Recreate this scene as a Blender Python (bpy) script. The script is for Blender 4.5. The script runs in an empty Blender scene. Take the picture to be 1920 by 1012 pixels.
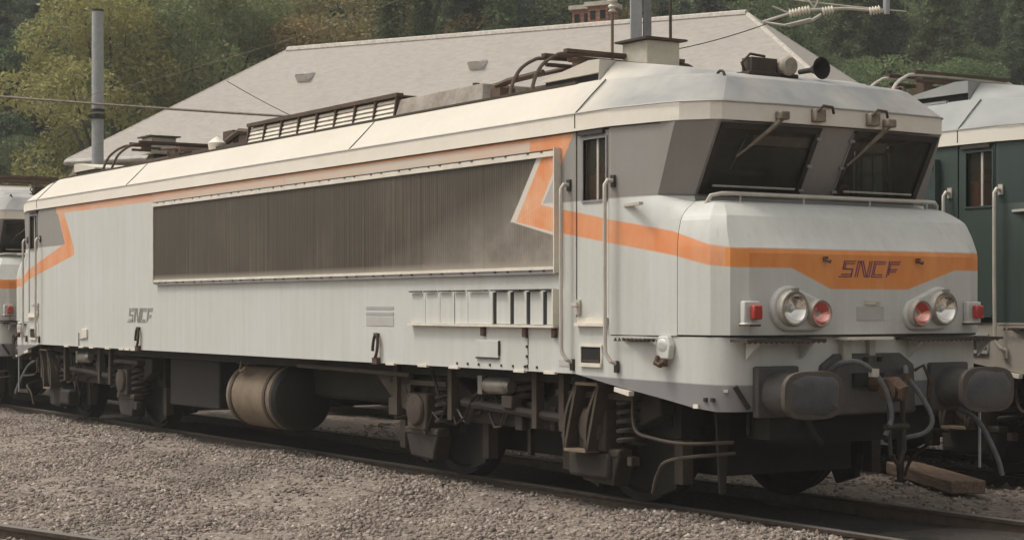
import bpy, bmesh, math, random
import numpy as np
from mathutils import Vector, Matrix
random.seed(7); rng = np.random.default_rng(11)
SC = bpy.context.scene
COL = SC.collection
rad = math.radians

# ---------------------------------------------------------------- camera
CAM = (9.464, -9.475, 1.6)
cam = bpy.data.cameras.new('camera'); camo = bpy.data.objects.new('camera', cam); COL.objects.link(camo)
cam.sensor_width = 36; cam.lens = 62.925; cam.shift_y = 0.03646; cam.clip_start = 0.1; cam.clip_end = 1500
camo.location = CAM; camo.rotation_euler = (rad(90), 0, rad(57.36)); SC.camera = camo
RX, RY = 0.5394, 0.8421            # horizontal direction across the view
def W(r, d, z=0.0):                # place from distance across and distance away from the photographer's standpoint
    return Vector((CAM[0] + r*RX - d*RY, CAM[1] + r*RY + d*RX, z))

# ---------------------------------------------------------------- sky, sun, exposure
SUN_EL, SUN_DIR = rad(60), Vector((-0.55, -0.83))       # soft light from the near side of the tracks
world = bpy.data.worlds.new('World'); SC.world = world; world.use_nodes = True
nt = world.node_tree; nt.nodes.clear()
o_ = nt.nodes.new('ShaderNodeOutputWorld'); bg = nt.nodes.new('ShaderNodeBackground')
sky = nt.nodes.new('ShaderNodeTexSky'); sky.sky_type = 'NISHITA'; sky.sun_disc = False
sky.sun_elevation = SUN_EL; sky.sun_rotation = math.atan2(SUN_DIR.x, SUN_DIR.y); sky.dust_density = 6; sky.air_density = 1.2
hs = nt.nodes.new('ShaderNodeHueSaturation'); hs.inputs['Saturation'].default_value = 0.12
mx = nt.nodes.new('ShaderNodeMix'); mx.data_type = 'RGBA'; mx.blend_type = 'MULTIPLY'; mx.inputs['Factor'].default_value = 1
mx.inputs['B'].default_value = (1.02, 1.0, 0.955, 1)
nt.links.new(sky.outputs[0], hs.inputs['Color']); nt.links.new(hs.outputs[0], mx.inputs['A'])
nt.links.new(mx.outputs['Result'], bg.inputs[0]); nt.links.new(bg.outputs[0], o_.inputs[0]); bg.inputs[1].default_value = 0.135
sl = bpy.data.lights.new('sun', 'SUN'); slo = bpy.data.objects.new('sun', sl); COL.objects.link(slo)
sl.energy = 1.3; sl.angle = rad(12); sl.color = (1, 0.94, 0.84)
sv = Vector((SUN_DIR.x*math.cos(SUN_EL), SUN_DIR.y*math.cos(SUN_EL), math.sin(SUN_EL)))
slo.rotation_euler = sv.to_track_quat('Z', 'Y').to_euler(); slo.location = (0, -30, 40)
vs = SC.view_settings; vs.view_transform = 'Standard'; vs.look = 'None'; vs.gamma = 1; vs.use_curve_mapping = False; vs.exposure = 0.27

# ---------------------------------------------------------------- materials
class NB:
    def __init__(s, name, rough=0.6, metal=0.0):
        s.m = bpy.data.materials.new(name); s.m.use_nodes = True; s.t = s.m.node_tree
        s.b = s.t.nodes['Principled BSDF']; s.b.inputs['Roughness'].default_value = rough; s.b.inputs['Metallic'].default_value = metal
        s._obj = None
    def n(s, t): return s.t.nodes.new(t)
    def l(s, a, b): s.t.links.new(a, b)
    @property
    def obj(s):
        if s._obj is None: s._obj = s.n('ShaderNodeTexCoord').outputs['Object']
        return s._obj
    def geo(s): return s.n('ShaderNodeNewGeometry').outputs['Position']
    def mapping(s, src, scale):
        m = s.n('ShaderNodeMapping'); s.l(src, m.inputs[0]); m.inputs['Scale'].default_value = scale; return m.outputs[0]
    def noise(s, src, scale=5, detail=4, rough=.6):
        n = s.n('ShaderNodeTexNoise'); s.l(src, n.inputs['Vector']); n.inputs['Scale'].default_value = scale
        n.inputs['Detail'].default_value = detail; n.inputs['Roughness'].default_value = rough; return n.outputs['Fac']
    def ramp(s, src, stops):
        r = s.n('ShaderNodeValToRGB'); e = r.color_ramp.elements
        while len(e) < len(stops): e.new(.5)
        for k, (p, c) in enumerate(stops):
            e[k].position = p; e[k].color = (c if hasattr(c, '__len__') else (c, c, c)) + ((1,) if hasattr(c, '__len__') else (1,)) if hasattr(c, '__len__') else (c, c, c, 1)
        s.l(src, r.inputs[0]); return r.outputs[0]
    def math(s, op, a, b=None, clamp=False):
        m = s.n('ShaderNodeMath'); m.operation = op; m.use_clamp = clamp
        for k, v in ((0, a), (1, b)):
            if v is None: continue
            if isinstance(v, (int, float)): m.inputs[k].default_value = v
            else: s.l(v, m.inputs[k])
        return m.outputs[0]
    def mix(s, f, a, b, mode='MIX'):
        m = s.n('ShaderNodeMix'); m.data_type = 'RGBA'; m.blend_type = mode
        for key, v in (('Factor', f), ('A', a), ('B', b)):
            if isinstance(v, (int, float)): m.inputs[key].default_value = v
            elif isinstance(v, tuple): m.inputs[key].default_value = v + (1,) if len(v) == 3 else v
            else: s.l(v, m.inputs[key])
        return m.outputs['Result']
    def poly(s, pts, axes='xz', e=0.006):
        """mask: 1 inside the convex outline PTS drawn in the object's own x,z (or y,z) coordinates"""
        a = sum(pts[i][0]*pts[(i+1) % len(pts)][1] - pts[(i+1) % len(pts)][0]*pts[i][1] for i in range(len(pts)))
        if a < 0: pts = pts[::-1]
        cur = None
        for i in range(len(pts)):
            p, q = pts[i], pts[(i+1) % len(pts)]
            dx, dz = q[0]-p[0], q[1]-p[1]; L = math.hypot(dx, dz)
            if L < 1e-6: continue
            n = (-dz/L, dx/L)
            v = s.n('ShaderNodeVectorMath'); v.operation = 'DOT_PRODUCT'; s.l(s.obj, v.inputs[0])
            v.inputs[1].default_value = (n[0], 0, n[1]) if axes == 'xz' else (0, n[0], n[1])
            d = s.math('SUBTRACT', v.outputs['Value'], n[0]*p[0] + n[1]*p[1])
            cur = d if cur is None else s.math('MINIMUM', cur, d)
        mr = s.n('ShaderNodeMapRange'); s.l(cur, mr.inputs[0]); mr.inputs[1].default_value = -e; mr.inputs[2].default_value = e
        return mr.outputs[0]
    def union(s, ms):
        c = ms[0]
        for m in ms[1:]: c = s.math('MAXIMUM', c, m)
        return c
    def axis(s, k):
        x = s.n('ShaderNodeSeparateXYZ'); s.l(s.obj, x.inputs[0]); return x.outputs[k]
    def bump(s, h, strength=.3, dist=.02):
        b = s.n('ShaderNodeBump'); s.l(h, b.inputs['Height']); b.inputs['Strength'].default_value = strength; b.inputs['Distance'].default_value = dist
        s.l(b.outputs[0], s.b.inputs['Normal'])
    def col(s, c):
        if isinstance(c, tuple): s.b.inputs['Base Color'].default_value = c + (1,)
        else: s.l(c, s.b.inputs['Base Color'])
        return s.m

def simple(name, c, rough=.6, metal=0.0, var=.25, scale=6, bump=0):
    b = NB(name, rough, metal); n = b.noise(b.obj, scale, 5)
    lo = tuple(x*(1-var) for x in c); hi = tuple(min(1, x*(1+var)) for x in c)
    b.col(b.ramp(n, [(.3, lo), (.7, hi)]))
    if bump: b.bump(n, bump)
    return b.m

def grimy(name, dark, dust, rough=.8, amount=.5, scale=3.0):
    b = NB(name, rough); n = b.noise(b.obj, scale, 6, .65); n2 = b.noise(b.obj, scale*9, 3)
    t = b.math('ADD', b.math('MULTIPLY', n, .75), b.math('MULTIPLY', n2, .25))
    b.col(b.ramp(t, [(.5-.25*amount-.1, dark), (.5+.2, dust)])); b.bump(n2, .35, .01); return b.m

ORANGE = (.70, .215, .055)
def weather(b, base, amt=.10, streak=.10):
    """faded, streaked paint: the wear runs down the panels and blotches them"""
    st = b.noise(b.mapping(b.obj, (7, 7, .35)), 1.6, 5, .6); bl = b.noise(b.obj, 1.3, 5, .6); fine = b.noise(b.obj, 30, 3)
    f = b.math('ADD', b.math('MULTIPLY', st, streak), b.math('ADD', b.math('MULTIPLY', bl, amt), b.math('MULTIPLY', fine, .09)))
    f = b.math('ADD', f, 1-(streak+amt+.09)*.5)
    c = b.n('ShaderNodeCombineColor'); b.l(f, c.inputs[0]); b.l(f, c.inputs[1]); b.l(b.math('POWER', f, 1.25), c.inputs[2])
    return b.mix(1.0, base, c.outputs[0], 'MULTIPLY')

ORANGE_POLYS = [[(-14.64, 2.885), (-2.2, 2.85), (-2.13, 2.99), (-14.64, 2.99)],
    [(-2.455, 2.86), (-2.107, 2.99), (-2.524, 2.42), (-2.888, 2.30)],
    [(-2.888, 2.30), (-2.28, 2.187), (-2.28, 2.377), (-2.524, 2.425)],
    [(-2.29, 2.189), (-2.29, 2.378), (-1.62, 2.267), (-1.62, 2.088)],
    [(-1.63, 2.09), (-1.63, 2.269), (-.97, 2.158), (-.97, 1.984)],
    [(-.98, 1.987), (-.98, 2.16), (-.62, 2.055), (-.62, 1.905)],
    [(-.63, 1.907), (-.63, 2.058), (-.44, 2.022), (-.44, 1.886)], [(-.45, 1.886), (-.45, 2.024), (-.2, 2.022), (-.2, 1.886)],
    [(-14.64, 2.99), (-14.40, 2.99), (-13.90, 2.395), (-14.258, 2.45)], [(-14.30, 2.46), (-13.90, 2.40), (-13.90, 2.30), (-16.5, 1.90), (-16.5, 2.01)],
    [(-16.45, 2.02), (-17.3, 2.02), (-17.3, 1.886), (-16.45, 1.91)]]
GREY_POLYS = [[(-2.107, 2.985), (-2.584, 2.43), (-.2, 2.43), (-.2, 2.985)], [(-14.64, 2.985), (-17.4, 2.985), (-17.4, 2.43), (-14.258, 2.447)]]
CONC, CREAM, CABGREY, SKIRT = (.545, .545, .510), (.76, .71, .62), (.265, .25, .232), (.225, .215, .218)

def livery_grey():
    b = NB('concrete_livery_paint', .48)
    c = weather(b, b.mix(0, CONC, CONC), .18, .26)
    # grey cab surround
    c = b.mix(b.union([b.poly(p) for p in GREY_POLYS]), c, weather(b, b.mix(0, CABGREY, CABGREY), .22, .16))
    # orange arrow, faded on the flanks
    wear = b.noise(b.mapping(b.obj, (2.2, 2.2, 1.0)), 1.7, 5)
    org = b.mix(b.ramp(wear, [(.30, .12), (.70, .62)]), ORANGE, (.72, .46, .30))
    # the stripe under the gutter has bleached to peach below a thin strong edge
    bleach = b.math('MULTIPLY', b.math('GREATER_THAN', b.axis(2), 2.80), b.math('LESS_THAN', b.axis(0), -2.75))
    bleach = b.math('MULTIPLY', bleach, b.math('LESS_THAN', b.axis(2), b.math('ADD', b.math('MULTIPLY', b.noise(b.mapping(b.obj, (.8, 1, 1)), 3, 4), .025), 2.937)))
    mr = b.n('ShaderNodeMapRange'); b.l(b.axis(0), mr.inputs[0]); mr.inputs[1].default_value = -14.2; mr.inputs[2].default_value = -7.5; mr.inputs[3].default_value = .25; mr.inputs[4].default_value = 1.0
    bleach = b.math('MULTIPLY', b.math('MULTIPLY', bleach, mr.outputs[0]), b.ramp(b.noise(b.mapping(b.obj, (.45, 1, 2)), 1.3, 4), [(.30, .62), (.58, 1.0)]))
    org = b.mix(bleach, org, (.60, .505, .415))
    fr = b.math('MULTIPLY', b.math('GREATER_THAN', b.axis(0), -.50), 1.0)
    org = b.mix(fr, org, b.ramp(b.noise(b.mapping(b.obj, (3, 3, 1.2)), 2.2, 5), [(.3, (.70, .225, .045)), (.7, (.78, .31, .085))]))
    side = b.union([b.poly(p) for p in ORANGE_POLYS])
    dip = [(-.86, 1.93), (-.37, 1.735), (.41, 1.735), (1.077, 1.93)]
    d = b.math('MULTIPLY', b.poly(dip, 'yz'), b.math('MAXIMUM', b.math('GREATER_THAN', b.axis(0), -.6), b.math('LESS_THAN', b.axis(0), -16.88)))
    c = b.mix(b.math('MAXIMUM', side, d), c, org)
    # grey band along the foot of the apron
    c = b.mix(b.union([b.poly([(-2.1, 1.075), (-.2, 1.035), (-.2, .5), (-2.1, .5)]), b.poly([(-15.3, 1.075), (-17.4, 1.035), (-17.4, .5), (-15.3, .5)])]), c, weather(b, b.mix(0, SKIRT, SKIRT), .2, .1))
    # rusty runs below fittings
    rn = b.ramp(b.noise(b.mapping(b.obj, (9, 9, 1.1)), 1.5, 6, .7), [(.60, 0), (.80, .38)])
    c = b.mix(rn, c, (.25, .185, .13))
    b.bump(b.noise(b.obj, 2.2, 3), .06, .03)
    return b.col(c)
def roof_grey():
    b = NB('cream_roof_paint', .8)
    c = weather(b, b.mix(b.math('GREATER_THAN', b.axis(2), 3.116), CREAM, (.57, .525, .45)), .16, .08)
    mr = b.n('ShaderNodeMapRange'); b.l(b.math('ADD', b.axis(0), b.math('MULTIPLY', b.noise(b.obj, 1.8, 4), .9)), mr.inputs[0]); mr.inputs[1].default_value = -2.1; mr.inputs[2].default_value = -1.0
    up = b.math('MULTIPLY', mr.outputs[0], b.math('GREATER_THAN', b.axis(2), 3.112))
    blot = b.ramp(b.noise(b.obj, 1.6, 4), [(.36, (.232, .236, .240)), (.50, (.295, .292, .282)), (.64, (.36, .35, .322))])
    c = b.mix(up, c, blot)
    st = b.ramp(b.noise(b.mapping(b.obj, (.8, 3, 3)), 1.2, 5), [(.55, 0), (.8, .25)])
    return b.col(b.mix(st, c, (.52, .40, .28)))
def livery_green():
    b = NB('blue_green_livery_paint', .5)
    G = (.040, .060, .053)
    c = weather(b, b.mix(0, G, G), .35, .35)
    c = b.mix(b.poly([(-30, 1.41), (5, 1.41), (5, .5), (-30, .5)]), c, weather(b, b.mix(0, (.38, .34, .29), (.38, .34, .29)), .2, .2))
    return b.col(c)
def roof_green():
    b = NB('blue_grey_roof_paint', .8)
    c = b.ramp(b.noise(b.obj, 2, 4), [(.35, (.25, .257, .252)), (.7, (.315, .318, .305))])
    c = b.mix(b.math('LESS_THAN', b.axis(2), 3.112), c, CREAM)
    return b.col(c)
def louvre_grey():
    b = NB('brown_louvre_metal', .55)
    st = b.noise(b.mapping(b.obj, (14, 14, .25)), 1.5, 5, .7); bl = b.noise(b.obj, .9, 5)
    t = b.math('ADD', b.math('MULTIPLY', st, .6), b.math('MULTIPLY', bl, .4))
    c = b.ramp(t, [(.30, (.036, .026, .016)), (.50, (.060, .046, .030)), (.74, (.145, .120, .086))])
    # pale dust, with sheen painted in, towards the lower right corner and the foot
    dm = b.math('MULTIPLY', b.poly([(-5.6, 1.55), (-2.0, 1.55), (-2.0, 2.5), (-2.85, 2.35)], e=.38), b.ramp(b.noise(b.obj, 2.5, 5), [(.3, .3), (.7, .95)]))
    c = b.mix(dm, c, (.36, .32, .27))
    c = b.mix(b.poly([(-12, 1.80), (-2, 1.80), (-2, 1.95), (-12, 1.95)], e=.04), c, (.33, .29, .24))
    white = [[(-2.97, 2.30), (-2.515, 2.88), (-2.2, 2.90), (-2.2, 2.29)], [(-2.97, 2.305), (-2.2, 2.145), (-2.2, 2.43), (-2.87, 2.43)]]
    c = b.mix(b.union([b.poly(p) for p in white]), c, (.62, .57, .50))
    c = b.mix(b.poly([(-2.26, 2.72), (-2.26, 2.43), (-2.49, 2.43)]), c, (.40, .38, .37))
    org = b.mix(b.ramp(b.noise(b.obj, 3.5, 5), [(.35, .15), (.75, .8)]), ORANGE, (.74, .50, .33))
    c = b.mix(b.union([b.poly(p) for p in ORANGE_POLYS[1:3]]), c, org)
    w = b.n('ShaderNodeTexWave'); b.l(b.obj, w.inputs['Vector']); w.inputs['Scale'].default_value = 9; w.bands_direction = 'X'
    b.bump(w.outputs['Fac'], .16, .008)
    return b.col(c)

M = dict(
    body=livery_grey(), roof=roof_grey(), gbody=livery_green(), groof=roof_green(), louvre=louvre_grey(),
    glouvre=simple('dark_green_louvre_metal', (.035, .055, .055), .5),
    cream=simple('cream_metal', (.68, .63, .54), .5, var=.12), concrete=simple('concrete_grey_paint', CONC, .5, var=.1),
    cab=simple('cab_grey_paint', (.23, .21, .19), .5, var=.15), band=simple('apron_grey_paint', (.24, .23, .23), .55, var=.2),
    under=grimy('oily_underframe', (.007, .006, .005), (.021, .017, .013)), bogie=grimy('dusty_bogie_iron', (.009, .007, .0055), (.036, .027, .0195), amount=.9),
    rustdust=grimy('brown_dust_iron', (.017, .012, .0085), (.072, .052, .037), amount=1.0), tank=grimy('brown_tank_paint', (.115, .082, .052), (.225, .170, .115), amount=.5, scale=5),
    buffer=grimy('greased_buffer_iron', (.033, .030, .029), (.105, .096, .091), rough=.6, amount=.9, scale=4), bface=grimy('greased_buffer_face', (.022, .023, .025), (.082, .080, .081), rough=.42, amount=1.0, scale=5), brim=grimy('rusty_buffer_rim', (.035, .027, .022), (.098, .078, .064), rough=.7, amount=.8, scale=6), steel=simple('worn_steel', (.30, .28, .25), .38, .6),
    pale=simple('pale_rail_metal', (.52, .48, .42), .45, .15, var=.15), rust=simple('rust', (.085, .048, .031), .85, var=.45, scale=18),
    rubber=simple('black_rubber', (.03, .03, .03), .6), hose=simple('grey_hose_rubber', (.115, .115, .115), .6, scale=20), darkpan=grimy('brown_pantograph_iron', (.035, .022, .015), (.12, .075, .05)),
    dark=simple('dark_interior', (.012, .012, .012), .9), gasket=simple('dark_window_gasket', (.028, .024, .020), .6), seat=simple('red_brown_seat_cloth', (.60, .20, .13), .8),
    desk=simple('cab_inner_paint', (.19, .16, .135), .7), purple=simple('violet_logo_paint', (.14, .055, .12), .6, var=.2), logo_grey=simple('grey_logo_paint', (.30, .29, .285), .6, var=.15),
    plate=simple('faded_number_paint', (.36, .35, .35), .6, var=.08), plate_pale=simple('pale_plate_paint', (.43, .42, .40), .6, var=.08),
    weathered=grimy('weathered_grey_sheet', (.12, .085, .055), (.36, .33, .29), amount=.5, scale=2.6), boxgrey=simple('grey_box_paint', (.40, .38, .32), .6, var=.15),
    dull=simple('dull_beige_casting', (.20, .165, .125), .7, var=.35, scale=14), hornm=simple('faded_horn_paint', (.30, .265, .21), .7, var=.3, scale=12), mastshade=simple('shaded_mast_steel', (.17, .17, .165), .6, var=.2, scale=9), galv=simple('galvanised_steel', (.34, .345, .345), .6, .1, var=.12, scale=9), redlens=None, wood=None)
def lens(name, c, rough=.12):
    b = NB(name, rough); b.b.inputs['Coat Weight'].default_value = .6
    return b.col(c)
M['redlens'] = lens('red_lens_glass', (.42, .045, .035)); M['whitelens'] = lens('clear_lamp_glass', (.62, .58, .52)); M['pinklens'] = lens('pale_red_lens_glass', (.60, .16, .13), .18); M['reflector'] = simple('silvered_reflector', (.85, .82, .76), .16, 1.0, var=.05); M['redreflector'] = simple('red_reflector', (.88, .44, .38), .2, .8, var=.15)
def glass(tint=(.50, .50, .46, 1), gloss=(.24, .25, .23, 1), dust=.34):
    b = NB('tinted_window_glass'); t = b.t; t.nodes.remove(b.b)
    out = [n for n in t.nodes if n.type == 'OUTPUT_MATERIAL'][0]
    tr = b.n('ShaderNodeBsdfTransparent'); tr.inputs[0].default_value = tint
    gl = b.n('ShaderNodeBsdfGlossy'); gl.inputs['Roughness'].default_value = .06; gl.inputs[0].default_value = gloss
    lw = b.n('ShaderNodeLayerWeight'); lw.inputs[0].default_value = .5
    f = b.math('ADD', b.math('ADD', b.math('MULTIPLY', b.math('POWER', lw.outputs['Facing'], 4), .6), .05), b.math('MULTIPLY', b.ramp(b.noise(b.obj, 3, 4), [(.4, 0), (.8, 1)]), .05))
    ms = b.n('ShaderNodeMixShader'); b.l(f, ms.inputs[0]); b.l(tr.outputs[0], ms.inputs[1]); b.l(gl.outputs[0], ms.inputs[2])
    df = b.n('ShaderNodeBsdfDiffuse'); df.inputs[0].default_value = (.13, .125, .105, 1); m2 = b.n('ShaderNodeMixShader'); b.l(b.ramp(b.noise(b.obj, 4.5, 5), [(.3, dust*.55), (.75, dust*1.4)]), m2.inputs[0])
    b.l(ms.outputs[0], m2.inputs[1]); b.l(df.outputs[0], m2.inputs[2]); b.l(m2.outputs[0], out.inputs[0])
    return b.m
M['glass'] = glass(); M['doorglass'] = glass((.82, .80, .74, 1), (.30, .30, .28, 1), .12)
def wood():
    b = NB('weathered_timber', .85); n = b.noise(b.mapping(b.obj, (1.2, 14, 14)), 2.5, 6, .65)
    b.col(b.ramp(n, [(.3, (.07, .045, .03)), (.7, (.25, .17, .115))])); b.bump(n, .5, .02); return b.m
M['wood'] = wood()

# ---------------------------------------------------------------- mesh builder
class MB:
    def __init__(s, T=None): s.v = []; s.f = []; s.T = T; s.sm = []
    def add(s, vs_, fs, smooth=False):
        k = len(s.v)
        s.v += [tuple(s.T(*p)) if s.T else tuple(p) for p in vs_]
        s.f += [tuple(i+k for i in f) for f in fs]; s.sm += [smooth]*len(fs); return s
    def box(s, c, d, rz=0, rx=0, ry=0):
        m = Matrix.Rotation(rz, 3, 'Z') @ Matrix.Rotation(ry, 3, 'Y') @ Matrix.Rotation(rx, 3, 'X')
        vs_ = [Vector(c) + m @ Vector((d[0]*a/2, d[1]*b/2, d[2]*e/2)) for a in (-1, 1) for b in (-1, 1) for e in (-1, 1)]
        return s.add(vs_, [(0, 1, 3, 2), (4, 6, 7, 5), (0, 4, 5, 1), (2, 3, 7, 6), (0, 2, 6, 4), (1, 5, 7, 3)])
    def bb(s, x0, x1, y0, y1, z0, z1): return s.box(((x0+x1)/2, (y0+y1)/2, (z0+z1)/2), (abs(x1-x0), abs(y1-y0), abs(z1-z0)))
    def tube(s, pts, r, n=8, cap=True):
        pts = [Vector(p) for p in pts]; rs = r if hasattr(r, '__len__') else [r]*len(pts); rings = []
        ref = None
        for i, p in enumerate(pts):
            d = (pts[min(i+1, len(pts)-1)] - pts[max(i-1, 0)]).normalized()
            if ref is None:
                ref = Vector((0, 0, 1)) if abs(d.z) < .9 else Vector((1, 0, 0))
            u = d.cross(ref)
            if u.length < 1e-4: u = d.cross(Vector((.3, .9, .1)))
            u.normalize(); w = u.cross(d).normalized(); ref = w
            rings.append([p + (u*math.cos(2*math.pi*k/n) + w*math.sin(2*math.pi*k/n))*rs[i] for k in range(n)])
        vs_ = [q for r_ in rings for q in r_]; fs = []
        for i in range(len(rings)-1):
            for k in range(n): fs.append((i*n+k, i*n+(k+1) % n, (i+1)*n+(k+1) % n, (i+1)*n+k))
        s.add(vs_, fs, True)
        if cap: s.add(rings[0], [tuple(range(n))[::-1]]); s.add(rings[-1], [tuple(range(n))])
        return s
    def cyl(s, a, b, r, n=16, r2=None): return s.tube([a, b], [r, r if r2 is None else r2], n)
    def lathe(s, o, ax, prof, n=24):
        """revolve PROF (distance along AX, radius) about AX through O"""
        o = Vector(o); ax = Vector(ax).normalized(); u = ax.orthogonal().normalized(); w = ax.cross(u)
        vs_ = []; fs = []
        for t, r in prof: vs_ += [o + ax*t + (u*math.cos(2*math.pi*k/n) + w*math.sin(2*math.pi*k/n))*max(r, 1e-4) for k in range(n)]
        for i in range(len(prof)-1):
            for k in range(n): fs.append((i*n+k, i*n+(k+1) % n, (i+1)*n+(k+1) % n, (i+1)*n+k))
        return s.add(vs_, fs, True)
    def prism(s, poly, axis, lo, hi):
        """POLY in the two other axes, pushed from LO to HI along AXIS"""
        def P(a, b, t): return {'x': (t, a, b), 'y': (a, t, b), 'z': (a, b, t)}[axis]
        n = len(poly); vs_ = [P(a, b, lo) for a, b in poly] + [P(a, b, hi) for a, b in poly]
        return s.add(vs_, [tuple(range(n)), tuple(range(2*n-1, n-1, -1))] + [(i, i+n, (i+1) % n+n, (i+1) % n) for i in range(n)])
    def loft(s, rings, closed=False, smooth=False, caps=False):
        n = len(rings[0]); vs_ = [p for r in rings for p in r]; fs = []
        for i in range(len(rings)-1):
            for k in range(n if closed else n-1):
                a, b, c, d = i*n+k, i*n+(k+1) % n, (i+1)*n+(k+1) % n, (i+1)*n+k
                fs.append((a, b, c, d))
        if caps: fs += [tuple(range(n))[::-1], tuple(range((len(rings)-1)*n, len(rings)*n))]
        return s.add(vs_, fs, smooth)
    def quadgrid(s, P, us, vs2, holes=()):
        """grid of quads over cuts US x VS on the patch P(u,v); cells inside HOLES are left open"""
        us = sorted(us); vs2 = sorted(vs2); vv = [P(u, v) for u in us for v in vs2]; m = len(vs2); fs = []
        for i in range(len(us)-1):
            for j in range(m-1):
                cu, cv = (us[i]+us[i+1])/2, (vs2[j]+vs2[j+1])/2
                if any(h[0] < cu < h[1] and h[2] < cv < h[3] for h in holes): continue
                fs.append((i*m+j, (i+1)*m+j, (i+1)*m+j+1, i*m+j+1))
        return s.add(vv, fs)
    def build(s, name, mat, parent=None, bevel=0, auto=30):
        me = bpy.data.meshes.new(name); me.from_pydata(s.v, [], s.f); me.materials.append(mat)
        bm = bmesh.new(); bm.from_mesh(me)
        bmesh.ops.remove_doubles(bm, verts=bm.verts, dist=1e-5)
        bmesh.ops.recalc_face_normals(bm, faces=bm.faces)
        for e in bm.edges:
            if len(e.link_faces) == 2 and e.calc_face_angle(0) > rad(auto): e.smooth = False
        for f in bm.faces: f.smooth = True
        bm.to_mesh(me); bm.free()
        o = bpy.data.objects.new(name, me); COL.objects.link(o)
        if parent: o.parent = parent
        if bevel:
            md = o.modifiers.new('edge', 'BEVEL'); md.width = bevel; md.segments = 2; md.limit_method = 'ANGLE'; md.angle_limit = rad(40)
        return o

def comps(m):
    p = list(range(len(m.v))); key = {}
    def find(i):
        while p[i] != i: p[i] = p[p[i]]; i = p[i]
        return i
    for i, v in enumerate(m.v):
        k = tuple(round(c, 4) for c in v)
        if k in key: p[find(i)] = find(key[k])
        else: key[k] = i
    for f in m.f:
        for i in f[1:]: p[find(i)] = find(f[0])
    g = {}
    for f in m.f: g.setdefault(find(f[0]), []).append(f)
    out = []
    for fs in g.values():
        n = MB(); ix = {}
        for f in fs:
            for i in f:
                if i not in ix: ix[i] = len(n.v); n.v.append(m.v[i])
            n.f.append(tuple(ix[i] for i in f)); n.sm.append(False)
        out.append(n)
    return out
def build_each(m, name, mat, parent=None, **k): return [c.build(name, mat, parent, **k) for c in comps(m)]
def tag(o, label=None, cat=None, group=None, kind=None):
    for k, v in (('label', label), ('category', cat), ('group', group), ('kind', kind)):
        if v: o[k] = v
    return o
def empty(name, loc, parent=None):
    o = bpy.data.objects.new(name, None); COL.objects.link(o); o.location = loc; o.empty_display_size = .2
    if parent: o.parent = parent
    return o
def copy_tree(o, parent=None, skip=()):
    c = o.copy(); COL.objects.link(c)
    if parent: c.parent = parent
    for ch in list(o.children):
        if ch not in skip: copy_tree(ch, c, skip)
    return c
def smooth(p, n=5):
    p = [Vector(q) for q in p]; out = []
    for i in range(len(p)-1):
        a, b, c, d = p[max(i-1, 0)], p[i], p[i+1], p[min(i+2, len(p)-1)]
        for k in range(n):
            t = k/n; out.append(.5*((2*b)+(c-a)*t+(2*a-5*b+4*c-d)*t*t+(3*b-a-3*c+d)*t**3))
    return out+[p[-1]]
def arc(c, r, a0, a1, n, f):
    return [f(c[0]+r*math.cos(a0+(a1-a0)*i/n), c[1]+r*math.sin(a0+(a1-a0)*i/n)) for i in range(n+1)]

# ---------------------------------------------------------------- ground
RAIL = .035                                                      # height of the rail heads; the ballast lies just below
def ballast_mat(name, pale=1.0):
    b = NB(name, .9); p = b.geo()
    v = b.n('ShaderNodeTexVoronoi'); b.l(p, v.inputs['Vector']); v.inputs['Scale'].default_value = 22
    cell = b.n('ShaderNodeSeparateColor'); b.l(v.outputs['Color'], cell.inputs[0])
    n = b.noise(p, .8, 6); n2 = b.noise(p, 5, 5)
    t = b.math('ADD', b.math('MULTIPLY', cell.outputs[0], .35), b.math('ADD', b.math('MULTIPLY', n, .4), b.math('MULTIPLY', n2, .3)))
    c = b.ramp(t, [(.25, (.10*pale, .077*pale, .063*pale)), (.52, (.20*pale, .16*pale, .132*pale)), (.78, (.30*pale, .252*pale, .213*pale))])
    return b, c, v, p
def stains(b, p, c):
    n = b.noise(b.mapping(p, (.35, 1.0, 1)), 1.1, 6, .62); n2 = b.noise(p, 2.6, 5)
    c = b.mix(b.ramp(n, [(.52, 0), (.70, .62)]), c, (.085, .066, .054))
    return b.mix(b.ramp(n2, [(.60, 0), (.75, .35)]), c, (.42, .36, .31))
def ground_material():
    b, c, v, p = ballast_mat('ballast_gravel'); c = stains(b, p, c)
    sx = b.n('ShaderNodeSeparateXYZ'); b.l(p, sx.inputs[0])
    # oil soaked bed between and beside the rails of the main track
    wob = b.math('MULTIPLY', b.math('SUBTRACT', b.noise(p, 1.5, 5), .5), .5)
    dist = b.math('ADD', b.math('ABSOLUTE', sx.outputs[1]), wob)
    oil = b.n('ShaderNodeMapRange'); b.l(dist, oil.inputs[0]); oil.inputs[1].default_value = .72; oil.inputs[2].default_value = 1.15; oil.inputs[3].default_value = .88; oil.inputs[4].default_value = 0
    c = b.mix(oil.outputs[0], c, (.022, .018, .015))
    h = b.math('ADD', b.math('MULTIPLY', v.outputs['Distance'], -.6), b.math('MULTIPLY', b.noise(p, 60, 3), .3))
    b.bump(h, .9, .03); return b.col(c)
def stone_material():
    b = NB('broken_stone', .9); a = b.n('ShaderNodeAttribute'); a.attribute_name = 'tone'; a.attribute_type = 'GEOMETRY'
    p = b.geo(); t = b.math('ADD', b.math('MULTIPLY', a.outputs['Fac'], .8), b.math('MULTIPLY', b.noise(p, 45, 3), .2))
    c = b.ramp(t, [(.06, (.085, .064, .052)), (.40, (.18, .144, .118)), (.72, (.28, .232, .195)), (.97, (.50, .44, .385))])
    return b.col(stains(b, p, c))
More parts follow.
